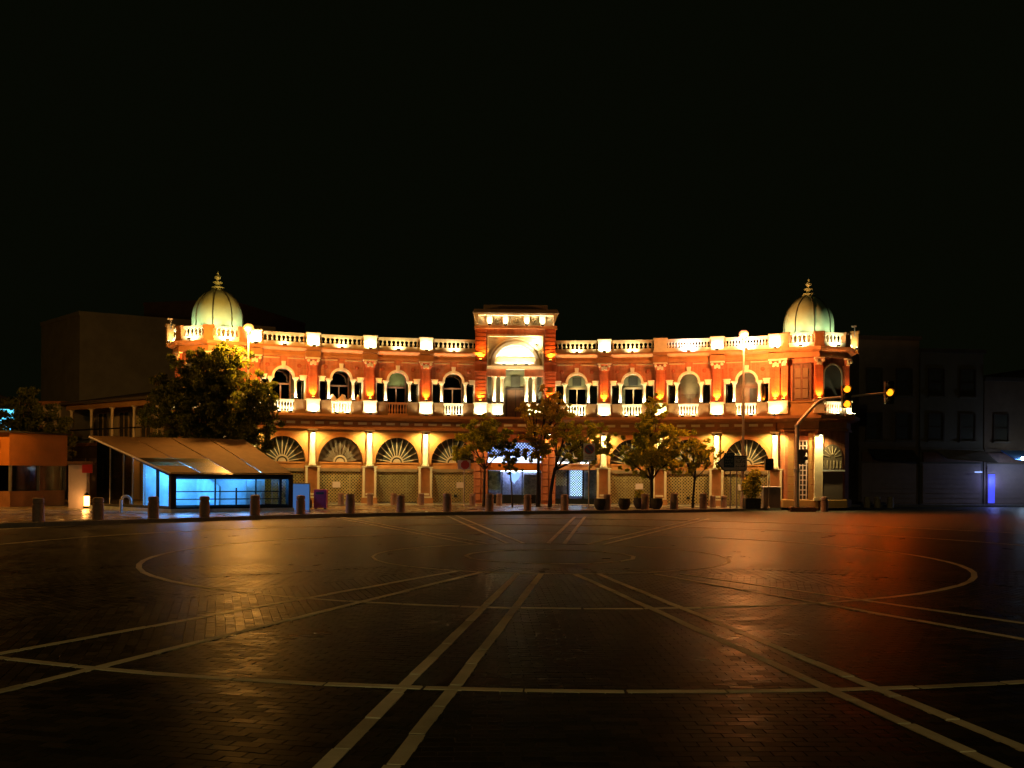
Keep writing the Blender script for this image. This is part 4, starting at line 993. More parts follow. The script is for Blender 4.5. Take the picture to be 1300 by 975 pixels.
    # floods on the roof that light the dome
    for a in [side*x_ for x_ in (-70, -25, 20, 65, 110)]:
        t = R_(a); o = P('floodlight', cached('fw', floodlight_me), (1.78*math.sin(t), -1.78*math.cos(t), 8.15), t)
        lamp(o, 'SPOT', 29, (0.82, 1.0, 0.60), (0,-0.1,0.55), 0.06, (0, 0.35, 1), 130)
    # chimney stack at the outer side
    a = R_(side*78)
    ch = P('chimney', cached('chm', lambda: MB().box(-0.17, 0.17, -0.17, 0.17, 8.0, 9.0).box(-0.22, 0.22, -0.22, 0.22, 9.0, 9.1).mesh('chimney', 'plaster')), (math.sin(a)*2.3, -math.cos(a)*2.3 + 0.9, 0))
    obj('flue_lamp', cached('flu', lambda: MB().box(-0.02, 0.02, -0.25, -0.21, 8.8, 9.35).box(-0.16, 0.08, -0.3, -0.18, 9.31, 9.38).mesh('flue_lamp', 'metal_grey')), ch)
pavilion(1, PHI0 + 26.65)
pavilion(-1, PHI0 - 26.9)
#PART3
# ------------------------------------------------------------------ goods on the balconies
def cloth_me():
    q = MB(); n, m = 14, 7; rnd = random.Random(3)
    hs_ = [[0.30 + 0.07*math.sin(i*0.9) + 0.05*rnd.random() - (0.25 if j in (0, m) else 0) + 0.18*math.sin(PI*j/m) for j in range(m+1)] for i in range(n+1)]
    vs = [(-0.55 + 1.1*i/n, -0.25 + 0.5*j/m, max(0.0, hs_[i][j])) for i in range(n+1) for j in range(m+1)]
    vs += [(x, y, 0.0) for x, y, z in vs]; k = (n+1)*(m+1)
    fs = [(i*(m+1)+j, (i+1)*(m+1)+j, (i+1)*(m+1)+j+1, i*(m+1)+j+1) for i in range(n) for j in range(m)]
    fs += [(i*(m+1), i*(m+1)+k, (i+1)*(m+1)+k, (i+1)*(m+1)) for i in range(n)]
    q.add(vs, fs); return q
def on_bay(phi, x, y, z, R=RB):
    a = R_(phi); return (CX + R*math.sin(a) + math.cos(a)*x + math.sin(a)*y, CY + R*math.cos(a) - math.sin(a)*x + math.cos(a)*y, z), -a
p, rz = on_bay(PHI0 - 5.87 - 2*BAY, 0.0, 0.32, 4.72)
o = tag(obj('cloth_bundle', cloth_me().mesh('cloth_bundle', 'cloth_cream', True), None, p, rz), 'heap of pale and tan cloth bundles piled on a lit balcony', 'cloth'); o.scale = (1, 1, 1.9)
p, rz = on_bay(PHI0 - 5.87 - 2*BAY, 0.86, 0.28, 4.72)
o = tag(obj('cloth_bundle', cloth_me().mesh('cloth_bundle', 'cloth_orange', True), None, p, rz), 'small orange brown cloth bundle behind a slim balcony column', 'cloth'); o.scale = (0.45, 0.8, 1.9)

# ------------------------------------------------------------------ street lamps
def street_lamp(x, y, h, e, c, em, label, base=SW):
    t = thing('street_lamp', label, 'street lamp', (x, y, base), 0, 'sodium street lamps round the square')
    h -= base
    q = MB(); q.lathe([(0.13, 0), (0.13, 0.5), (0.10, 0.56), (0.085, 1.0), (0.07, 2.5), (0.045, h-0.35)], 12)
    q.lathe([(0.11, 1.0), (0.11, 1.06), (0.09, 1.1)], 12)
    obj('pole', q.mesh('pole', 'metal_pole', True), t)
    obj('collar', MB().lathe([(0.05, h-0.36), (0.09, h-0.3), (0.12, h-0.22), (0.08, h-0.2)], 12).mesh('collar', 'metal_dark', True), t)
    gl = obj('globe', MB().ball((0, 0, h), 0.23, 18, 12, 0.85).mesh('globe', em, True), t)
    obj('cap', MB().lathe([(0.13, h+0.15), (0.1, h+0.22), (0.02, h+0.27)], 12).mesh('cap', 'metal_dark', True), t)
    lamp(t, 'POINT', e, c, (0.0, -0.34, h-0.3), 0.2)
    return t
SOD = (1.0, 0.42, 0.07)
street_lamp(-12.35, 46.0, 8.46, 900, SOD, 'lamp_sodium', 'tall street lamp with glowing orange globe rising through the big dark tree')
street_lamp(11.3, 48.2, 8.64, 750, (1.0, 0.33, 0.08), 'lamp_pink', 'tall street lamp with pinkish globe standing beside the arrow sign')
street_lamp(-25.5, 39.5, 8.4, 800, SOD, 'lamp_sodium', 'assumed tall street lamp with orange globe, out of view beside the orange kiosk')  # lamp assumed out of view from the orange light falling on the kiosk

street_lamp(3.0, -16.0, 8.8, 1700, (1.0, 0.80, 0.32), 'lamp_sodium', 'added tall street lamp with orange globe, unseen behind the camera on the opposite side of the square', 0.0)  # lamp added behind the camera, unseen, to light the foreground lines and signs

# ------------------------------------------------------------------ traffic signal mast
TM = thing('traffic_signal_mast', 'bent steel mast with glowing amber signals reaching over the road beside the domed pavilion', 'traffic light', (13.85, 47.9, 0.0))
q = MB(); q.lathe([(0.17, 0.0), (0.17, 0.06), (0.13, 0.08), (0.13, 1.9), (0.12, 2.0), (0.1, 4.1), (0.095, 4.2)], 14)
obj('pole', q.mesh('pole', 'metal_pole', True), TM)
arm = obj('arm', MB().tube([(0, 0, 4.12), (0.1, -0.02, 4.32), (0.55, -0.1, 4.86), (0.85, -0.15, 5.2), (1.05, -0.2, 5.37), (1.3, -0.25, 5.46), (2.6, -0.45, 5.58), (4.2, -0.72, 5.74)], [0.085, 0.085, 0.08, 0.078, 0.075, 0.07, 0.06, 0.045], 12).mesh('arm', 'metal_pole', True), TM)
obj('collar', MB().lathe([(0.15, 1.9), (0.15, 2.05), (0.12, 2.1)], 14).lathe([(0.12, 4.06), (0.12, 4.18)], 14).mesh('collar', 'metal_grey', True), TM)
def signal_head(n, lit, e):
    """black housing with n round lenses and visors; lit = indices of glowing lenses"""
    hh = 0.36*n
    body = MB().cham(-0.2, 0.2, -0.1, 0.14, -hh/2, hh/2, 0.03).mesh('signal_head', 'metal_dark')
    return body, hh
def add_head(x, y, z, n, lit, e, rz=0.0):
    body, hh = signal_head(n, lit, e)
    hd = obj('signal_head', body, TM, (x, y, z), rz)
    for i in range(n):
        zc = hh/2 - 0.18 - 0.36*i
        L = MB().lathe([(0.165, 0), (0.15, 0.04), (0.09, 0.07), (0.001, 0.085)], 18); L.v = [(a, -c-0.1, b+zc) for a, b, c in L.v]; L.f = [f[::-1] for f in L.f]
        ln = obj('lens', L.mesh('lens', 'signal_amber' if i in lit else 'sign_black', True), hd)
        vis = MB().strip(arc(0, zc, 0.17, 0.17, 0.1, PI-0.1, 12), arc(0, zc, 0.182, 0.182, 0.1, PI-0.1, 12), -0.26, -0.1)
        obj('visor', vis.mesh('visor', 'metal_dark'), hd)
        if i in lit: lamp(ln, 'SPOT', e, (1.0, 0.10, 0.001), (0, -0.3, zc), 0.14, (0, -1, -0.12), 165, 0.3)
    return hd
add_head(2.2, -0.55, 5.54, 3, (0, 2), 80)
add_head(4.12, -0.9, 5.72, 3, (1,), 110)
add_head(0.24, -0.05, 2.65, 2, (), 0, R_(70))

PS = thing('pedestrian_signal', 'small black pedestrian signal on a thin grey post beside the cabinet', 'traffic light', (12.42, 47.6, SW))
obj('post', MB().lathe([(0.07, 0), (0.07, 0.05), (0.032, 0.08), (0.032, 1.95)], 10).mesh('post', 'metal_pole', True), PS)
obj('signal_head', MB().cham(-0.2, 0.2, -0.12, 0.12, 1.84, 2.42, 0.03).mesh('signal_head', 'metal_dark'), PS)
for z in (2.0, 2.26): 
    L = MB().lathe([(0.1, 0), (0.1, 0.02), (0.001, 0.03)], 14); L.v = [(a, -c-0.121, b+z) for a, b, c in L.v]; L.f = [f[::-1] for f in L.f]
    obj('lens', L.mesh('lens', 'sign_black', True), PS)
cb_ = thing('utility_cabinet', 'grey street cabinet with a pale lid beside the pedestrian signal', 'cabinet', (12.75, 48.45, SW))
obj('body', MB().box(-0.42, 0.42, -0.2, 0.2, 0, 1.0).mesh('body', 'shutter_grey'), cb_)
obj('lid', MB().cham(-0.46, 0.46, -0.24, 0.24, 1.0, 1.06, 0.02).mesh('lid', 'sign_white'), cb_)
for s in (-1, 1): obj('door', MB().cham(-0.19, 0.19, -0.015, 0.0, 0.1, 0.92, 0.0).mesh('door', 'shutter_grey'), cb_, (s*0.205, -0.202, 0))
bx_ = thing('brick_planter', 'long low red brick planter box at the foot of the signal mast', 'planter', (14.0, 47.25, 0.0))
for i in range(3):
    for j in range(5): obj('brick', cached('plb', lambda: MB().cham(-0.117, 0.117, -0.2, 0.2, 0, 0.072, 0.006).mesh('brick', 'terracotta')), bx_, (-0.5 + j*0.245 + (0.06 if i % 2 else -0.06), 0, i*0.075))
obj('soil', MB().box(-0.55, 0.5, -0.15, 0.15, 0.22, 0.24).mesh('soil', 'soil'), bx_)

# ------------------------------------------------------------------ road signs
def disc(r, y, z, n=24, t=0.006): 
    q = MB(); q.prism(arc(0, z, r, r, 0, 2*PI-2*PI/n, n-1), y-t, y); return q
NP = thing('no_parking_sign', 'pale rectangular no parking sign with a dark blue roundel on a thin post', 'sign', (3.62, 46.3, SW))
obj('post', MB().lathe([(0.06, 0), (0.06, 0.04), (0.035, 0.05), (0.035, 2.9)], 10).mesh('post', 'metal_pole', True), NP)
pl = obj('plate', MB().cham(-0.27, 0.27, -0.06, -0.04, 2.26, 3.04, 0.004).mesh('plate', 'sign_white'), NP)
obj('roundel', disc(0.23, -0.061, 2.76).mesh('roundel', 'sign_red'), pl)
obj('roundel_centre', disc(0.19, -0.068, 2.76).mesh('roundel_centre', 'sign_blue'), pl)
obj('slash', MB().prism([(-0.15, 2.89), (-0.12, 2.92), (0.15, 2.63), (0.12, 2.60)], -0.08, -0.075).mesh('slash', 'sign_red'), pl)
def squiggle(q, x0, x1, z, y, rnd, w=0.016, h=0.04):
    """short strokes like a line of cursive writing seen from afar"""
    x = x0
    while x < x1:
        L = rnd.uniform(0.04, 0.11); x2 = min(x1, x+L); zz = rnd.uniform(-h*.3, h*.3)
        q.box(x, x2, y-0.003, y, z+zz-w/2, z+zz+w/2)
        if rnd.random() < 0.6: q.box(x2-w, x2, y-0.003, y, z+zz, z+zz+h*rnd.uniform(.6, 1.3))
        if rnd.random() < 0.5: xx = (x+x2)/2; q.box(xx-w*.5, xx+w*.5, y-0.003, y, z-h*1.1, z-h*1.1+w)
        x = x2 + rnd.uniform(0.01, 0.04)
rn = random.Random(5); sq = MB(); squiggle(sq, -0.2, 0.2, 2.43, -0.062, rn); squiggle(sq, -0.16, 0.18, 2.34, -0.062, rn)
obj('lettering', sq.mesh('lettering', 'sign_blue'), pl)

AS = thing('arrow_direction_sign', 'pointed direction sign with a dark panel on two posts beside the pink globed lamp', 'sign', (10.45, 46.9, SW))
for x in (-0.05, 0.25): obj('post', cached('asp', lambda: MB().lathe([(0.05, 0), (0.03, 0.03), (0.03, 1.9)], 10).mesh('post', 'sign_pink', True)), AS, (x, 0, 0))
pl = obj('plate', MB().prism([(-0.72, 2.16), (-0.36, 1.78), (0.72, 1.8), (0.72, 2.52), (-0.36, 2.54)], -0.06, -0.04).mesh('plate', 'sign_pink'), AS)
obj('border', MB().strip([(0.68, 1.86), (-0.34, 1.84), (-0.64, 2.16), (-0.34, 2.48), (0.68, 2.46)], [(0.7, 1.82), (-0.36, 1.8), (-0.7, 2.16), (-0.36, 2.52), (0.7, 2.5)], -0.066, -0.06).mesh('border', 'sign_black'), pl)
bd = obj('dark_panel', MB().cham(-0.38, 0.12, -0.075, -0.062, 1.96, 2.66, 0.004).mesh('dark_panel', 'sign_navy'), pl)
sq = MB(); rn = random.Random(9)
for z in (2.56, 2.36, 2.24, 2.1): squiggle(sq, -0.32, 0.07, z, -0.077, rn, 0.022, 0.06)
obj('lettering', sq.mesh('lettering', 'sign_print'), bd)
sq = MB()
for z in (2.38, 2.2, 2.0): squiggle(sq, 0.18, 0.64, z, -0.064, rn, 0.03, 0.08)
obj('lettering', sq.mesh('lettering', 'sign_black'), pl)
SS = thing('stop_sign', 'small dark red octagonal sign on a thin post beside the gate shop', 'sign', (-2.25, 46.2, SW))
obj('post', MB().lathe([(0.05, 0), (0.03, 0.03), (0.03, 2.2)], 10).mesh('post', 'metal_pole', True), SS)
pl = obj('backing_plate', MB().box(-0.3, 0.3, -0.05, -0.035, 1.78, 2.2).mesh('backing_plate', 'sign_pink'), SS)
obj('plate', MB().prism(arc(0.05, 1.99, 0.21, 0.21, PI/8, 2*PI-PI/8, 7), -0.065, -0.052).mesh('plate', 'sign_red'), SS)

# ------------------------------------------------------------------ bollards, pots, bin and other small street things
def kerb_at(px, inset):
    k = (px-650)/F
    for i in range(len(KC)-1):
        (xa, ya), (xb, yb) = KC[i], KC[i+1]
        fa, fb = xa - k*ya, xb - k*yb
        if fa*fb <= 0 and fa != fb:
            t = fa/(fa-fb); x, y = xa+(xb-xa)*t, ya+(yb-ya)*t
            d = math.hypot(xb-xa, yb-ya); nx, ny = -(yb-ya)/d, (xb-xa)/d
            return x+nx*inset, y+ny*inset
def bollard_me(m):
    q = MB(); q.lathe([(0.19, 0.0), (0.18, 0.02), (0.172, 0.52), (0.15, 0.53), (0.15, 0.57), (0.172, 0.58), (0.17, 0.68), (0.15, 0.715), (0.09, 0.73), (0.002, 0.735)], 18)
    return q.mesh('stone_bollard', m, True)
rb = random.Random(11)
BOL = {49: 'in front of the orange kiosk', 125: 'in front of the pinkish pier', 195: 'beside the white hooked vent pipe', 260: 'before the brighter half of the cyan lit front', 324: 'before the darker half of the cyan lit front',
       382: 'in front of the blue light box', 445: 'just past the magenta bin', 509: 'before the shutter with the pale fan window', 568: 'beside the red octagonal sign', 621.6: 'before the blue poster of the gate shop',
       670: 'before the orange pier of the gate', 717: 'before the shop with the lit lattice door', 771: 'between two dark planter pots', 819: 'in front of the bushy conical tree', 856: 'between the conical tree and the ragged tree',
       893: 'before the ragged thin crowned tree', 951: 'before the boxed shrub'}
for px in (49, 125, 195, 260, 324, 382, 445, 509, 568, 621.6, 670, 717, 771, 819, 856, 893, 951):
    pp = px
    for _ in range(4): x, y = kerb_at(pp, 0.55); pp += px - (650 + F*x/y)
    o = tag(obj('stone_bollard', cached('bol', lambda: bollard_me('bollard_stone')), None, (x, y, SW-0.004), rb.random()*6), 'grooved stone kerb bollard ' + BOL[px], 'bollard', 'stone bollards along the kerb')
    s = rb.uniform(0.95, 1.05); o.scale = (s, s, s)
SHOPB = {433: 'before the dull fan window, beside the magenta bin', 470: 'at the foot of the brightest lit pier', 500: 'before the lattice shutter with the sunburst window', 535: 'at the pier left of the red octagonal sign', 600: 'at the foot of the gate tower pier', 634: 'before the blue poster window', 905: 'at the pier behind the ragged tree', 919: 'behind the posts of the arrow sign'}
for px, Y in ((433, 48.6), (470, 48.9), (500, 49.2), (535, 49.4), (600, 49.3), (634, 49.3), (905, 48.5), (919, 48.6)):
    x, y = ground_point(px, Y)
    o = tag(obj('stone_bollard', CACHE['bol'], None, (x, y, SW), rb.random()*6), 'short stone bollard ' + SHOPB[px], 'bollard', 'stone bollards beside the shop fronts'); o.scale = (0.85, 0.85, 0.8)
for px in (1101, 1114, 1130.5):
    x, y = ground_point(px, 54.0)
    o = tag(obj('stone_bollard', cached('bolp', lambda: bollard_me('bollard_pale')), None, (x, y, -0.012), rb.random()*6), {1101: 'pale side road bollard closest to the domed pavilion', 1114: 'middle pale bollard of the three on the side road', 1130.5: 'pale side road bollard farthest from the domed pavilion'}[px], 'bollard', 'pale bollards on the side road'); o.scale = (0.98, 0.98, 0.85)
x, y = ground_point(1047, 47.4)
tag(obj('stone_bollard', CACHE['bol'], None, (x, y, -0.012), 1.0), 'single dark stone bollard in front of the grey pavilion shutter', 'bollard')
def pot_me(): 
    q = MB(); q.lathe([(0.14, 0), (0.2, 0.06), (0.27, 0.2), (0.29, 0.32), (0.26, 0.44), (0.27, 0.5), (0.24, 0.5), (0.22, 0.42), (0.001, 0.41)], 18); return q.mesh('pot', 'pot_dark', True)
def leaves(q, c, r, n, size, rnd, flat=1.0, droop=0.3):
    for _ in range(n):
        d = Vector((rnd.gauss(0,1), rnd.gauss(0,1), rnd.gauss(0,1))).normalized(); rr = rnd.random()**0.45
        p = Vector((c[0]+d.x*r[0]*rr, c[1]+d.y*r[1]*rr, c[2]+d.z*r[2]*rr))
        ax = Vector((rnd.gauss(0,1), rnd.gauss(0,1), rnd.gauss(0,1)*flat - droop)).normalized()
        sd = ax.cross(Vector((rnd.gauss(0,1), rnd.gauss(0,1), rnd.gauss(0,1)))).normalized()
        L = size*rnd.uniform(0.7, 1.35); W = L*0.28
        nn = ax.cross(sd)*L*0.12
        q.add([p-ax*L*.5, p+sd*W+nn*0.4, p+ax*L*.5-nn, p-sd*W+nn*0.4], [(0,1,2,3)])
for px, Y, hgt in ((762, 44.3, 0.0), (793, 44.8, 0.0), (834, 45.6, 0.0), (812, 46.0, 0.5)):
    x, y = ground_point(px, Y)
    lab = {762: 'round dark planter pot next along from the no parking sign', 793: 'round dark planter pot standing between two kerb bollards', 834: 'round dark planter pot at the foot of the conical tree'}[px] if hgt == 0 else 'round dark planter pot holding a small leafy plant'
    t = thing('planter_pot', lab, 'planter', (x, y, SW), 0, 'dark pots along the pavement' if hgt == 0 else None)
    obj('pot', cached('potm', pot_me), t)
    obj('soil', cached('pots', lambda: MB().lathe([(0.23, 0.40), (0.1, 0.44), (0.001, 0.45)], 12).mesh('soil', 'soil', True)), t)
    if hgt:
        q = MB(); leaves(q, (0, 0, 0.68), (0.24, 0.24, 0.22), 160, 0.1, rb); obj('foliage', q.mesh('foliage', 'leaf_olive'), t)
bn = thing('waste_bin', 'magenta street bin standing beside a black rubbish bag', 'bin', (-8.3, 42.8, SW))
obj('body', MB().cham(-0.27, 0.27, -0.2, 0.2, 0.05, 0.86, 0.03).mesh('body', 'magenta'), bn)
for s in (-1, 1): obj('foot', MB().box(-0.04, 0.04, -0.16, 0.16, 0, 0.05).mesh('foot', 'metal_dark'), bn, (s*0.2, 0, 0))
obj('slot', MB().box(-0.17, 0.17, -0.212, -0.2, 0.64, 0.74).mesh('slot', 'sign_black'), bn)
q = MB(); q.lathe([(0.12, 0), (0.23, 0.08), (0.26, 0.22), (0.22, 0.38), (0.11, 0.5), (0.05, 0.55), (0.09, 0.62), (0.02, 0.6)], 14)
q.v = [(x*(1+0.12*math.sin(7*z*9+x*9)), y*(1+0.1*math.cos(z*31)), z) for x, y, z in q.v]
tag(obj('rubbish_bag', q.mesh('rubbish_bag', 'bag_black', True), None, (-8.85, 42.4, SW)), 'tied black rubbish bag beside the magenta bin', 'bag')
bb = thing('blue_light_box', 'plain blue light box standing at the side of the glass metro entrance', 'board', (-8.75, 40.75, SW), R_(8))
obj('panel', MB().cham(-0.36, 0.36, -0.05, 0.05, 0.02, 1.1, 0.01).mesh('panel', 'light_box_blue'), bb)
obj('frame', MB().box(-0.4, -0.36, -0.06, 0.06, 0, 1.14).box(0.36, 0.4, -0.06, 0.06, 0, 1.14).box(-0.36, 0.36, -0.06, 0.06, 1.1, 1.14).mesh('frame', 'metal_grey'), bb)
tag(obj('vent_pipe', MB().tube([(-0.19, 0, 0)] + [(-0.19*math.cos(t), 0, 0.42 + 0.19*math.sin(t)) for t in [PI*i/10 for i in range(11)]] + [(0.19, 0, 0.3)], 0.055, 10).mesh('vent_pipe', 'sign_white', True), None, (-15.05, 38.4, SW)), 'white hooked vent pipe beside the glass metro entrance', 'pipe')
ph = thing('shrub_in_box', 'bushy shrub in a dark box planter beside the arrow sign', 'plant', (11.45, 47.0, SW))
obj('planter', MB().cham(-0.36, 0.36, -0.3, 0.3, 0, 0.5, 0.02).mesh('planter', 'pot_dark'), ph)
q = MB(); leaves(q, (0, 0, 1.05), (0.5, 0.4, 0.6), 900, 0.13, rb); leaves(q, (0.15, 0, 1.6), (0.3, 0.3, 0.35), 250, 0.13, rb)
obj('foliage', q.mesh('foliage', 'leaf_olive'), ph)
obj('stem', MB().tube([(0,0,0.4),(0.05,0,0.9),(0.1,0.02,1.5)], [0.04,0.03,0.015], 7).mesh('stem', 'bark'), ph)

# ------------------------------------------------------------------ trees
def tree(label, x, y, trunk_h, clumps, m, leaf=0.14, dens=900, lean=0.0, tr=0.09, base=SW, seed=1, name='street_tree'):
    """clumps = (dx, dy, z, rx, ry, rz) about the tree's foot"""
    rnd = random.Random(seed)
    t = thing(name, label, 'tree', (x, y, base), 0, 'street trees in front of the crescent')
    q = MB(); top = (lean, 0.0, trunk_h)
    q.tube([(0,0,-0.02), (lean*0.15, 0.02, trunk_h*0.3), (lean*0.5, -0.02, trunk_h*0.65), top], [tr*1.35, tr, tr*0.9, tr*0.8], 9)
    obj('trunk', q.mesh('trunk', 'bark', True), t)
    for c in clumps:
        b = MB(); mid = ((top[0]*0.6+c[0]*0.4) + rnd.uniform(-.1,.1), c[1]*0.35 + rnd.uniform(-.1,.1), top[2]*0.55+c[2]*0.45)
        b.tube([(top[0], top[1], top[2]-0.12), mid, (c[0], c[1], c[2])], [tr*0.6, tr*0.4, tr*0.15], 6)
        for _ in range(4):
            d = Vector((rnd.gauss(0,1), rnd.gauss(0,1), rnd.gauss(0,.7))).normalized()
            b.tube([mid, (c[0]+d.x*c[3]*.4, c[1]+d.y*c[4]*.4, c[2]+d.z*c[5]*.4), (c[0]+d.x*c[3]*.85, c[1]+d.y*c[4]*.85, c[2]+d.z*c[5]*.85)], [tr*0.28, tr*0.15, tr*0.06], 5)
        obj('branch', b.mesh('branch', 'bark'), t)
    q = MB()
    for c in clumps:
        vol = c[3]*c[4]*c[5]
        sub = max(16, int(46*vol**0.6)); c = (c[0], c[1], c[2], c[3]*1.28, c[4]*1.15, c[5]*1.25)
        for _ in range(sub):                       # leaf sprays through the clump, thinner at its edge
            d = Vector((rnd.gauss(0,1), rnd.gauss(0,1), rnd.gauss(0,1))).normalized(); rr = rnd.random()**0.42
            s = rnd.uniform(0.15, 0.30)*vol**(1/3)
            leaves(q, (c[0]+d.x*c[3]*rr, c[1]+d.y*c[4]*rr, c[2]+d.z*c[5]*rr), (s*1.15, s*1.15, s*0.85), int(dens*7.5*vol/sub)+8, leaf, rnd)
    cr = obj('crown', q.mesh('crown', m), t)
    return t
tree('large spreading dark tree hiding the left pavilion behind the metro entrance', -13.9, 46.0, 2.4,
     [(-1.7, -.2, 3.9, 1.3, 1.2, 1.2), (-.7, -.3, 5.6, 1.5, 1.2, 1.3), (.6, -.2, 6.4, 1.2, 1.1, .9), (.9, -.4, 4.6, 1.5, 1.2, 1.3), (2.1, -.3, 3.9, .9, .9, 1.1), (-.4, -.5, 3.7, 1.4, 1.1, 1.0), (2.0, -.2, 5.3, .85, .9, .8), (-1.9, -.1, 5.2, .9, .9, .9), (1.5, -.3, 2.9, .9, .9, .7), (-.5, 0, 6.7, 0.9, 0.9, .6), (.9, -.3, 7.1, .7, .7, .45)], 'leaf_dark', 0.135, 560, 0.1, 0.17, seed=2)
tree('rounded tree with dense golden green crown beside the red octagonal sign', -1.35, 47.2, 1.9,
     [(-.5, -.1, 2.9, .9, .8, .75), (.45, 0, 3.3, .85, .8, .8), (-.35, .1, 3.7, .75, .7, .6), (.95, -.1, 2.7, .6, .6, .6), (-1.1, 0, 2.4, .5, .5, .45)], 'leaf_olive', 0.104, 900, 0.05, 0.07, seed=3)
tree('young slender tree with a small dark crown in front of the gate shop', 0.03, 46.6, 1.75,
     [(-.15, 0, 2.6, .5, .45, .6), (.2, 0, 2.2, .42, .4, .42), (-.2, 0, 2.0, .35, .35, .35)], 'leaf_dark', 0.088, 1500, -0.12, 0.04, seed=4)
tree('tall straight tree with a lit golden top in front of the gate tower', 1.27, 47.6, 2.3,
     [(-.3, 0, 3.3, .75, .7, .8), (.5, -.1, 4.1, .85, .75, .8), (-.3, .1, 4.7, .65, .65, .6), (.5, 0, 5.3, .55, .55, .5), (-.1, -.1, 2.7, .6, .6, .45), (.9, 0, 4.9, .5, .5, .45)], 'leaf_gold', 0.112, 620, 0.0, 0.09, seed=5)
tree('forked tree leaning over the pale no parking sign', 1.82, 47.3, 1.9,
     [(.3, 0, 3.0, .6, .6, .6), (1.3, 0, 3.0, .8, .7, .7), (2.2, 0, 3.5, .8, .7, .65), (2.7, .1, 2.8, .55, .55, .5), (.9, 0, 3.9, .7, .6, .6), (1.7, 0, 2.3, .45, .45, .35)], 'leaf_olive', 0.104, 640, 0.25, 0.085, seed=6)
tree('bushy conical tree with the fullest green crown behind dark planter pots', 6.72, 47.3, 1.45,
     [(0, -.1, 2.3, 1.1, 1.0, .8), (-.5, 0, 3.0, .9, .85, .75), (.55, 0, 3.3, .9, .85, .8), (0, 0, 4.1, .85, .8, .75), (.1, 0, 4.9, .55, .55, .5), (-.9, 0, 2.1, .55, .55, .5), (.95, 0, 2.3, .55, .5, .5)], 'leaf_olive', 0.112, 720, 0.0, 0.09, seed=7)
tree('low ragged tree with a thin crown left of the arrow sign', 8.75, 47.6, 1.5,
     [(-.4, 0, 2.4, .7, .65, .6), (.4, 0, 2.6, .75, .7, .6), (0, 0, 3.1, .55, .55, .5), (.9, -.1, 2.2, .5, .5, .5), (-.9, 0, 2.9, .4, .4, .4)], 'leaf_olive', 0.104, 620, 0.1, 0.06, seed=8)

# ------------------------------------------------------------------ glass metro entrance
MFL, MFR, MBR, MBL = Vector((-13.1, 38.0)), Vector((-9.15, 40.5)), Vector((-12.2, 44.4)), Vector((-17.45, 41.3))
ME = thing('metro_entrance', 'sloping glass roofed metro entrance lit cyan from inside', 'shelter', (MFL.x, MFL.y, SW))
Z0, ZF, ZB = 0.13, 1.46, 2.96                       # above the pavement: plinth, front and back roof height
def mp(u, v, z, off=0.0):
    """u across the front, v from front to back"""
    p = (MFL*(1-u) + MFR*u)*(1-v) + (MBL*(1-u) + MBR*u)*v
    return (p.x - MFL.x, p.y - MFL.y, z)
def mroof(v): return ZF + (ZB-ZF)*v
def quad(q, a, b, c, d, t=0.03):
    a, b, c, d = map(Vector, (a, b, c, d)); n = (b-a).cross(d-a).normalized()*t
    q.add([a, b, c, d, a+n, b+n, c+n, d+n], [(0,3,2,1),(4,5,6,7),(0,1,5,4),(1,2,6,5),(2,3,7,6),(3,0,4,7)])
    return q
def bar(q, a, b, w): return q.tube([a, b], w, 4)
pl_ = MB(); pl_.slab([mp(-.03,-.03,0)[:2], mp(1.03,-.03,0)[:2], mp(1.03,1.03,0)[:2], mp(-.03,1.03,0)[:2]], -0.01, Z0)
obj('plinth', pl_.mesh('plinth', 'interior_white'), ME)
fr_ = MB()
bar(fr_, mp(-.01,0,ZF-.04), mp(1.01,0,ZF-.04), 0.13); bar(fr_, mp(-.01,0,Z0+.06), mp(1.01,0,Z0+.06), 0.09)
fm = obj('front_frame', fr_.mesh('front_frame', 'frame_dark'), ME)
for u in (0.0, 1.0): obj('corner_post', bar(MB(), mp(u,0,0), mp(u,0,ZF), 0.15).mesh('corner_post', 'frame_dark'), ME)
us = (0.03, 0.35, 0.53, 0.70, 0.97)
for i in range(4):
    obj('pane', quad(MB(), mp(us[i],.005,Z0+.1), mp(us[i+1],.005,Z0+.1), mp(us[i+1],.005,ZF-.1), mp(us[i],.005,ZF-.1), 0.012).mesh('pane', 'glass_clear'), fm)
for u, zt in ((0.35, ZF), (0.53, 0.95), (0.70, ZF)): obj('mullion', bar(MB(), mp(u,0,Z0), mp(u,0,zt), 0.035).mesh('mullion', 'frame_dark'), fm)
for z in (0.50, 0.80): obj('hand_rail', bar(MB(), mp(0.05,0.03,z), mp(.95,0.03,z), 0.022).mesh('hand_rail', 'frame_dark'), ME)
sides = [0.0, 0.18, 0.34, 0.5, 0.62, 0.8, 1.0]
for u in (0.0, 1.0):
    sf_ = obj('side_frame', bar(bar(MB(), mp(u,0,mroof(0)-.06), mp(u,1,mroof(1)-.06), 0.06), mp(u,0,Z0+.04), mp(u,1,Z0+.04), 0.07).mesh('side_frame', 'frame_dark'), ME)
    for i in range(6):
        v0, v1 = sides[i], sides[i+1]
        obj('pane', quad(MB(), mp(u,v0+.01,Z0+.08), mp(u,v1-.01,Z0+.08), mp(u,v1-.01,mroof(v1)-.1), mp(u,v0+.01,mroof(v0)-.1), 0.012).mesh('pane', 'glass_clear' if i < 3 else 'glass_dark'), sf_)
        if i: obj('mullion', bar(MB(), mp(u,v0,Z0), mp(u,v0,mroof(v0)-.05), 0.03 if i > 1 else 0.07).mesh('mullion', 'metal_grey' if i > 1 else 'frame_dark'), sf_)
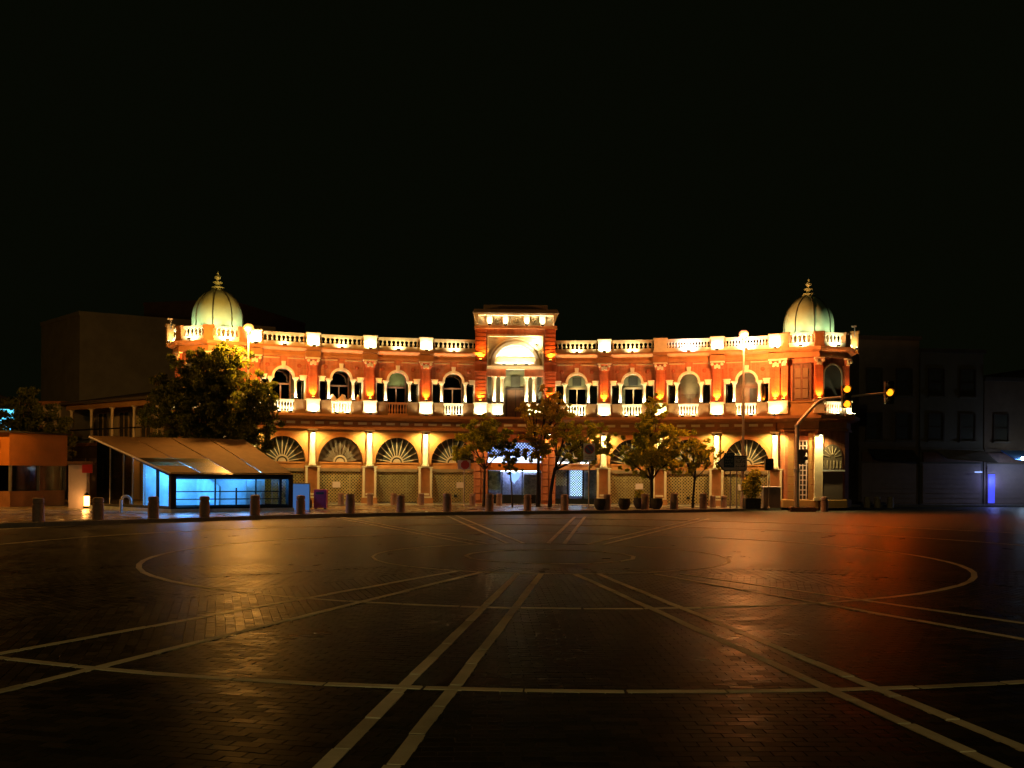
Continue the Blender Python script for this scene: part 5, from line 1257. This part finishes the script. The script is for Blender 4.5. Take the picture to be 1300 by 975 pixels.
for i in range(4):
    for j in range(5):
        u0, u1, v0, v1 = -.03+1.06*i/4, -.03+1.06*(i+1)/4, -.02+1.04*j/5, -.02+1.04*(j+1)/5
        g_ = 0.006
        obj('roof_panel', quad(MB(), mp(u0+g_,v0+g_,mroof(v0)+.04), mp(u1-g_,v0+g_,mroof(v0)+.04), mp(u1-g_,v1-g_,mroof(v1)+.04), mp(u0+g_,v1-g_,mroof(v1)+.04), 0.03).mesh('roof_panel', 'tarp' if (i, j) not in ((1, 0), (1, 1), (0, 1)) else 'glass_roof'), ME)
for v in (0.0, 0.5, 1.0): obj('roof_beam', bar(MB(), mp(-.03,v,mroof(v)-.02), mp(1.03,v,mroof(v)-.02), 0.05).mesh('roof_beam', 'frame_dark'), ME)
obj('roof_edge', bar(MB(), mp(-.035,-.02,ZF+.05), mp(-.035,1.02,ZB+.05), 0.04).mesh('roof_edge', 'sign_white'), ME)
obj('inner_wall', quad(MB(), mp(.03,.42,Z0), mp(.97,.42,Z0), mp(.97,.42,mroof(.42)-.12), mp(.03,.42,mroof(.42)-.12), 0.05).mesh('inner_wall', 'interior_white'), ME)
obj('stair_wall', quad(MB(), mp(.42,.06,Z0), mp(.42,.40,Z0), mp(.42,.40,1.6), mp(.42,.06,1.0), 0.06).mesh('stair_wall', 'interior_white'), ME)
obj('ticket_machine', MB().box(-.3,.3,-.2,.2,0,1.1).mesh('ticket_machine', 'metal_grey'), ME, mp(.82,.28,Z0), R_(20))
for u, v in ((.2,.12), (.2,.3), (.72,.2)):
    tb = obj('tube_light', MB().box(-.6,.6,-.05,.05,-.03,.03).mesh('tube_light', 'tube_cyan'), ME, mp(u,v,mroof(v)-.16), R_(32))
    lamp(tb, 'POINT', 30, (0.05, 0.36, 1.0), (0,0,-.12), 0.15)

# ------------------------------------------------------------------ left of the square: kiosk, side street, blocks behind
KA, KB2 = Vector((-21.75, 42.6)), Vector((-20.6, 45.6))
KO = thing('orange_kiosk', 'kiosk with a deep plain orange fascia over glazed walls', 'kiosk', (KA.x, KA.y, SW))
def kp(u, v): # u along the right hand side, v to the left along the front
    d = (KB2-KA); e = Vector((-0.98, 0.2)); p = d*u + e*4.2*v; return (p.x, p.y)
obj('fascia', MB().slab([kp(0,1), kp(0,0), kp(1,0), kp(1,1)][::1], 1.80, 3.22).mesh('fascia', 'orange_panel'), KO)
obj('roof', MB().slab([kp(-.05,1.02), kp(-.05,-.03), kp(1.05,-.03), kp(1.05,1.02)], 3.22, 3.3).mesh('roof', 'roof_dark'), KO)
obj('base_wall', MB().slab([kp(0.03,.99), kp(0.03,.01), kp(.97,.01), kp(.97,.99)], 0, 0.68).mesh('base_wall', 'stone'), KO)
for u, v in ((0.03,0.01),(0.97,.01),(.5,.01),(0.03,.3),(0.03,.6)):
    x, y = kp(u, v); obj('post', MB().box(-.05,.05,-.05,.05,.68,1.8).mesh('post', 'metal_grey'), KO, (x, y, 0))
a_, b_ = kp(0.05,.02), kp(.95,.02); obj('pane', quad(MB(), (*a_, .68), (*b_, .68), (*b_, 1.8), (*a_, 1.8), 0.012).mesh('pane', 'glass_dark'), KO)
a_, b_ = kp(0.05,.95), kp(.05,.02); obj('pane', quad(MB(), (*a_, .68), (*b_, .68), (*b_, 1.8), (*a_, 1.8), 0.012).mesh('pane', 'glass_dark'), KO)
x, y = kp(-0.01, .14); obj('notice', MB().box(-.12,.12,-.02,.01,2.55,2.95).mesh('notice', 'sign_white'), KO, (x, y, 0), R_(-11))
# shop pier with a warm lantern
sp = thing('poster_pier', 'pinkish grey free standing pier with a dark red bracket box beside the kiosk', 'pier', (-18.55, 42.2, SW), R_(12))
obj('shaft', MB().cham(-.36,.36,-.3,.3,0,1.85,.02).mesh('shaft', 'sign_pink'), sp)
obj('cap', MB().cham(-.42,.62,-.34,.34,1.85,1.98,.02).mesh('cap', 'wood'), sp)
obj('bracket_box', MB().cham(.2,.6,-.42,-.3,1.5,1.85,.02).mesh('bracket_box', 'sign_red'), sp)
ln = thing('lantern', 'glowing amber lantern standing on the pavement by the pinkish pier', 'lamp', (-18.0, 41.7, SW))
obj('base', MB().cham(-.11,.11,-.11,.11,0,.1,.01).mesh('base', 'metal_dark'), ln)
obj('glass_body', MB().cham(-.085,.085,-.085,.085,.1,.52,.01).mesh('glass_body', 'lantern_glow'), ln)
obj('cap', MB().lathe([(.14,.52),(.1,.6),(.02,.68)], 4).mesh('cap', 'metal_dark'), ln)
lamp(ln, 'POINT', 4, (1.0, .45, .1), (0, -.25, .4), .08)

SA, SB = Vector((-17.75, 50.6)), Vector((-25.4, 56.8))
SD = (SB-SA); SL = SD.length; ang = math.atan2(-SD.y, -SD.x)     # local x runs from the far end towards the crescent
SS_ = thing('veranda_house', 'dim two storey house with slender white veranda columns and tiled eaves', 'house', (SB.x, SB.y, SW), ang)
L = SL
obj('ground_wall', MB().box(0, L, 0.0, 6, 0, 3.0).mesh('ground_wall', 'wall_brown'), SS_)
obj('upper_wall', MB().box(0, L, 1.3, 6, 3.0, 5.4).mesh('upper_wall', 'wall_pale'), SS_)
obj('veranda_floor', MB().box(-.05, L, -.35, 1.3, 2.98, 3.16).mesh('veranda_floor', 'stone'), SS_)
rf = obj('roof', MB().prism([(0,0)], 0, 0).mesh('roof', 'roof_dark') if False else quad(MB(), (-.3,-.6,5.35), (L,-.6,5.35), (L,6.2,6.6), (-.3,6.2,6.6), .12).mesh('roof', 'roof_dark'), SS_)
obj('eave_beam', MB().box(-.1, L, -.3, -.1, 5.05, 5.36).mesh('eave_beam', 'plaster'), SS_)
for i in range(5):
    obj('veranda_column', cached('vcol', lambda: column_me(.085, 3.16, 5.06, 'cream', 10)), SS_, (0.35 + i*(L-0.9)/4, -.2, 0))
for i in range(4):
    x = 1.2 + i*(L-2.0)/3.4
    wd = obj('window', cached('vhw', lambda: MB().box(-.5,.5,1.24,1.3,3.3,4.9).mesh('window', 'dark_room')), SS_, (x, 0, 0))
    obj('window_frame', cached('vhf', lambda: MB().box(-.56,-.48,1.18,1.3,3.2,4.98).box(.48,.56,1.18,1.3,3.2,4.98).box(-.56,.56,1.18,1.3,4.9,5.0).box(-.03,.03,1.2,1.28,3.3,4.9).mesh('window_frame', 'cream_dirty')), wd)
obj('veranda_rail', MB().box(0, L, -.28, -.22, 3.86, 3.94).box(0, L, -.28, -.22, 3.3, 3.36).mesh('veranda_rail', 'metal_dark'), SS_)
for i in range(5):
    x = .9 + i*1.9
    obj('shop_shutter', cached('vhs', lambda: MB().box(-.75,.75,-.05,0,.1,2.3).mesh('shop_shutter', 'shutter_grey')), SS_, (x, 0, 0))
tb = obj('sign_light', MB().box(-.55,.55,-.06,.06,0,.1).mesh('sign_light', 'tube_amber'), SS_, (L-3.2, -.45, 3.0)); lamp(tb, 'POINT', 16, AMBER, (0,-.1,-.15), .1)

CH = thing('arched_corner_house', 'weathered house with a round headed lit cream archway at the street corner', 'house', (-27.4, 57.2, SW), R_(-12))
obj('wall', MB().box(-1.6, 1.3, 0, 5, 0, 5.4).mesh('wall', 'wall_pale'), CH)
obj('archway', MB().strip([(.3,1.5)] + arc(-.35,3.9,.65,.65,0,PI,12) + [(-1.0,1.5)], [(.55,1.5)] + arc(-.35,3.9,.9,.9,0,PI,12) + [(-1.25,1.5)], -.12, .0).mesh('archway', 'cream'), CH)
obj('arch_recess', MB().prism([(-1.0,1.5),(.3,1.5)] + arc(-.35,3.9,.65,.65,0,PI,12), -.02, .02).mesh('arch_recess', 'panel_tan'), CH)
obj('cornice', MB().box(-1.8,1.5,-.25,5.2,5.4,5.6).mesh('cornice', 'stone'), CH)
obj('door', MB().box(-.8,.1,-.05,.0,.05,1.45).mesh('door', 'wood'), CH)
tree('dark leafy tree behind the orange kiosk', -24.9, 50.5, 2.2, [(-.8,0,3.4,1.3,1.1,1.1), (.7,0,3.8,1.2,1.1,1.0), (-.2,0,4.8,1.1,1.0,.8), (-1.9,0,3.9,.9,.9,.9), (1.5,0,3.0,.8,.8,.8)], 'leaf_dark', .18, 330, .1, .14, seed=12)
fb = thing('cyan_lit_house', 'far house with a cyan lit gable end showing behind dark leaves', 'house', (-37.4, 72.0, 0), R_(20))
obj('wall', MB().box(-4, 1.6, 0, 6, 0, 6.6).mesh('wall', 'wall_grey'), fb)
obj('lit_window', MB().box(-2.4, .9, -.06, 0, 4.3, 6.2).mesh('lit_window', 'window_cyan'), fb)
obj('window_frame', MB().box(-2.5,-2.4,-.12,0,4.2,6.3).box(.9,1.0,-.12,0,4.2,6.3).box(-2.5,1.0,-.12,0,6.2,6.3).box(-.8,-.7,-.1,0,4.3,6.2).mesh('window_frame', 'wall_grey'), fb)
obj('roof', MB().prism([(-4.3,6.6),(1.9,6.6),(-1.2,7.6)], -.3, 6.3).mesh('roof', 'roof_dark'), fb)

def block(label, pts, h, m, name='apartment_block', rows=0):
    t = thing(name, label, 'building', (pts[0][0], pts[0][1], 0))
    P_ = [(x-pts[0][0], y-pts[0][1]) for x, y in pts]
    obj('wall', MB().slab(P_, 0, h).mesh('wall', m), t)
    cx_ = sum(p[0] for p in P_)/len(P_); cy_ = sum(p[1] for p in P_)/len(P_)
    obj('parapet', MB().slab([(cx_+(x-cx_)*1.01, cy_+(y-cy_)*1.01) for x, y in P_], h, h+.3).mesh('parapet', m), t)
    return t
block('large windowless pale block with two blank walls behind the veranda house', [(-33, 75), (-20, 82.5), (-25.8, 92), (-38.8, 81)], 13.6, 'wall_pale')
block('taller dim block rising behind the windowless pale one', [(-34.5, 92), (-26, 90), (-22, 104), (-32, 106)], 17.2, 'wall_brown')

# ------------------------------------------------------------------ dark shop row on the right
def rowhouse(label, x, y, rz, wd, h, m, floors, awn=None, shutters=('shutter_grey',), group=None):
    t = thing('shop_house', label, 'building', (x, y, -0.01), rz)
    obj('wall', MB().box(0, wd, 0, 9, 0, h).mesh('wall', m), t)
    obj('cornice', MB().box(-.06, wd+.06, -.2, 9, h, h+.22).mesh('cornice', 'roof_dark'), t)
    obj('belt_course', MB().box(0, wd, -.1, 0, 3.2, 3.4).mesh('belt_course', m), t)
    n = max(2, int(wd/1.5))
    for f in range(floors):
        for i in range(n):
            wx = wd*(i+.5)/n; z = 3.9 + f*2.6
            w_ = obj('window', cached('rhw', lambda: MB().box(-.42,.42,-.02,.03,0,1.5).mesh('window', 'dark_room')), t, (wx, 0, z))
            obj('window_frame', cached('rhf', lambda: MB().box(-.5,-.42,-.07,.02,-.06,1.56).box(.42,.5,-.07,.02,-.06,1.56).box(-.42,.42,-.07,.02,1.5,1.58).box(-.42,.42,-.06,.02,.7,.75).mesh('window_frame', 'wood_dark')), w_)
            obj('sill', cached('rhs', lambda: MB().box(-.56,.56,-.18,.0,-.14,-.06).mesh('sill', 'wall_grey')), w_)
    ns = max(1, int(wd/2.2))
    for i in range(ns):
        s0, s1 = wd*i/ns+.15, wd*(i+1)/ns-.15
        sh = obj('shop_shutter', MB().box(s0, s1, -.05, 0, .1, 2.5).mesh('shop_shutter', shutters[i % len(shutters)]), t)
        for k in range(8): obj('slat', MB().box(s0+.02, s1-.02, -.075, -.05, .2+k*.28, .4+k*.28).mesh('slat', shutters[i % len(shutters)]), sh)
        obj('sign_board', MB().box(s0, s1, -.14, 0, 2.6, 3.15).mesh('sign_board', ('wood', 'wall_grey', 'panel_tan')[i % 3]), t)
    if awn:
        a0, a1, m2, dep = awn
        obj('awning', quad(MB(), (a0,-dep,2.75), (a1,-dep,2.55), (a1,-.05,3.25), (a0,-.05,3.3), .05).mesh('awning', m2), t)
    return t
rowhouse('dim brown shop house with a sagging dark awning beside the domed pavilion', 20.2, 57.4, R_(4), 3.6, 9.7, 'wall_brown', 2, (0.5, 3.2, 'awning_dark', 1.2))
rowhouse('dim grey shop house with a long pale awning over its shutters', 23.85, 57.6, R_(6), 3.9, 9.0, 'wall_grey', 2, (0.9, 3.9, 'awning', 1.5))
rh = rowhouse('low dim shop house with a blue lit doorway and a floodlit blue awning', 27.8, 58.0, R_(8), 4.2, 7.4, 'wall_brown', 1, (1.0, 4.1, 'blue_board', 1.4))
dv = obj('blue_doorway', MB().box(.22, .62, -.12, -.06, .2, 1.9).mesh('blue_doorway', 'tube_blue'), rh)
lamp(dv, 'POINT', 8, (.25,.3,1.0), (.4,-.5,1.5), .15)
obj('tube_light', MB().box(-.75, -.3, -.3, -.24, 2.0, 2.05).mesh('tube_light', 'screen_blue'), rh)
fl = obj('floodlight', MB().cham(-.2,.2,-.1,.1,0,.16,.02).mesh('floodlight', 'tube_white'), rh, (1.55, -1.55, 2.75)); lamp(fl, 'POINT', 22, (.40,.60,1.0), (0,-.2,-.1), .12)
rowhouse('shuttered grey corner shop house past the blue lit doorway', 32.1, 58.6, R_(10), 6.5, 8.2, 'wall_grey', 1)
rsw = MB(); rsw.slab([(19.0, 55.6), (60, 62), (60, 90), (19.0, 90)], -.2, .1)
structure(obj('pavement', rsw.mesh('side_pavement', 'kerb')))
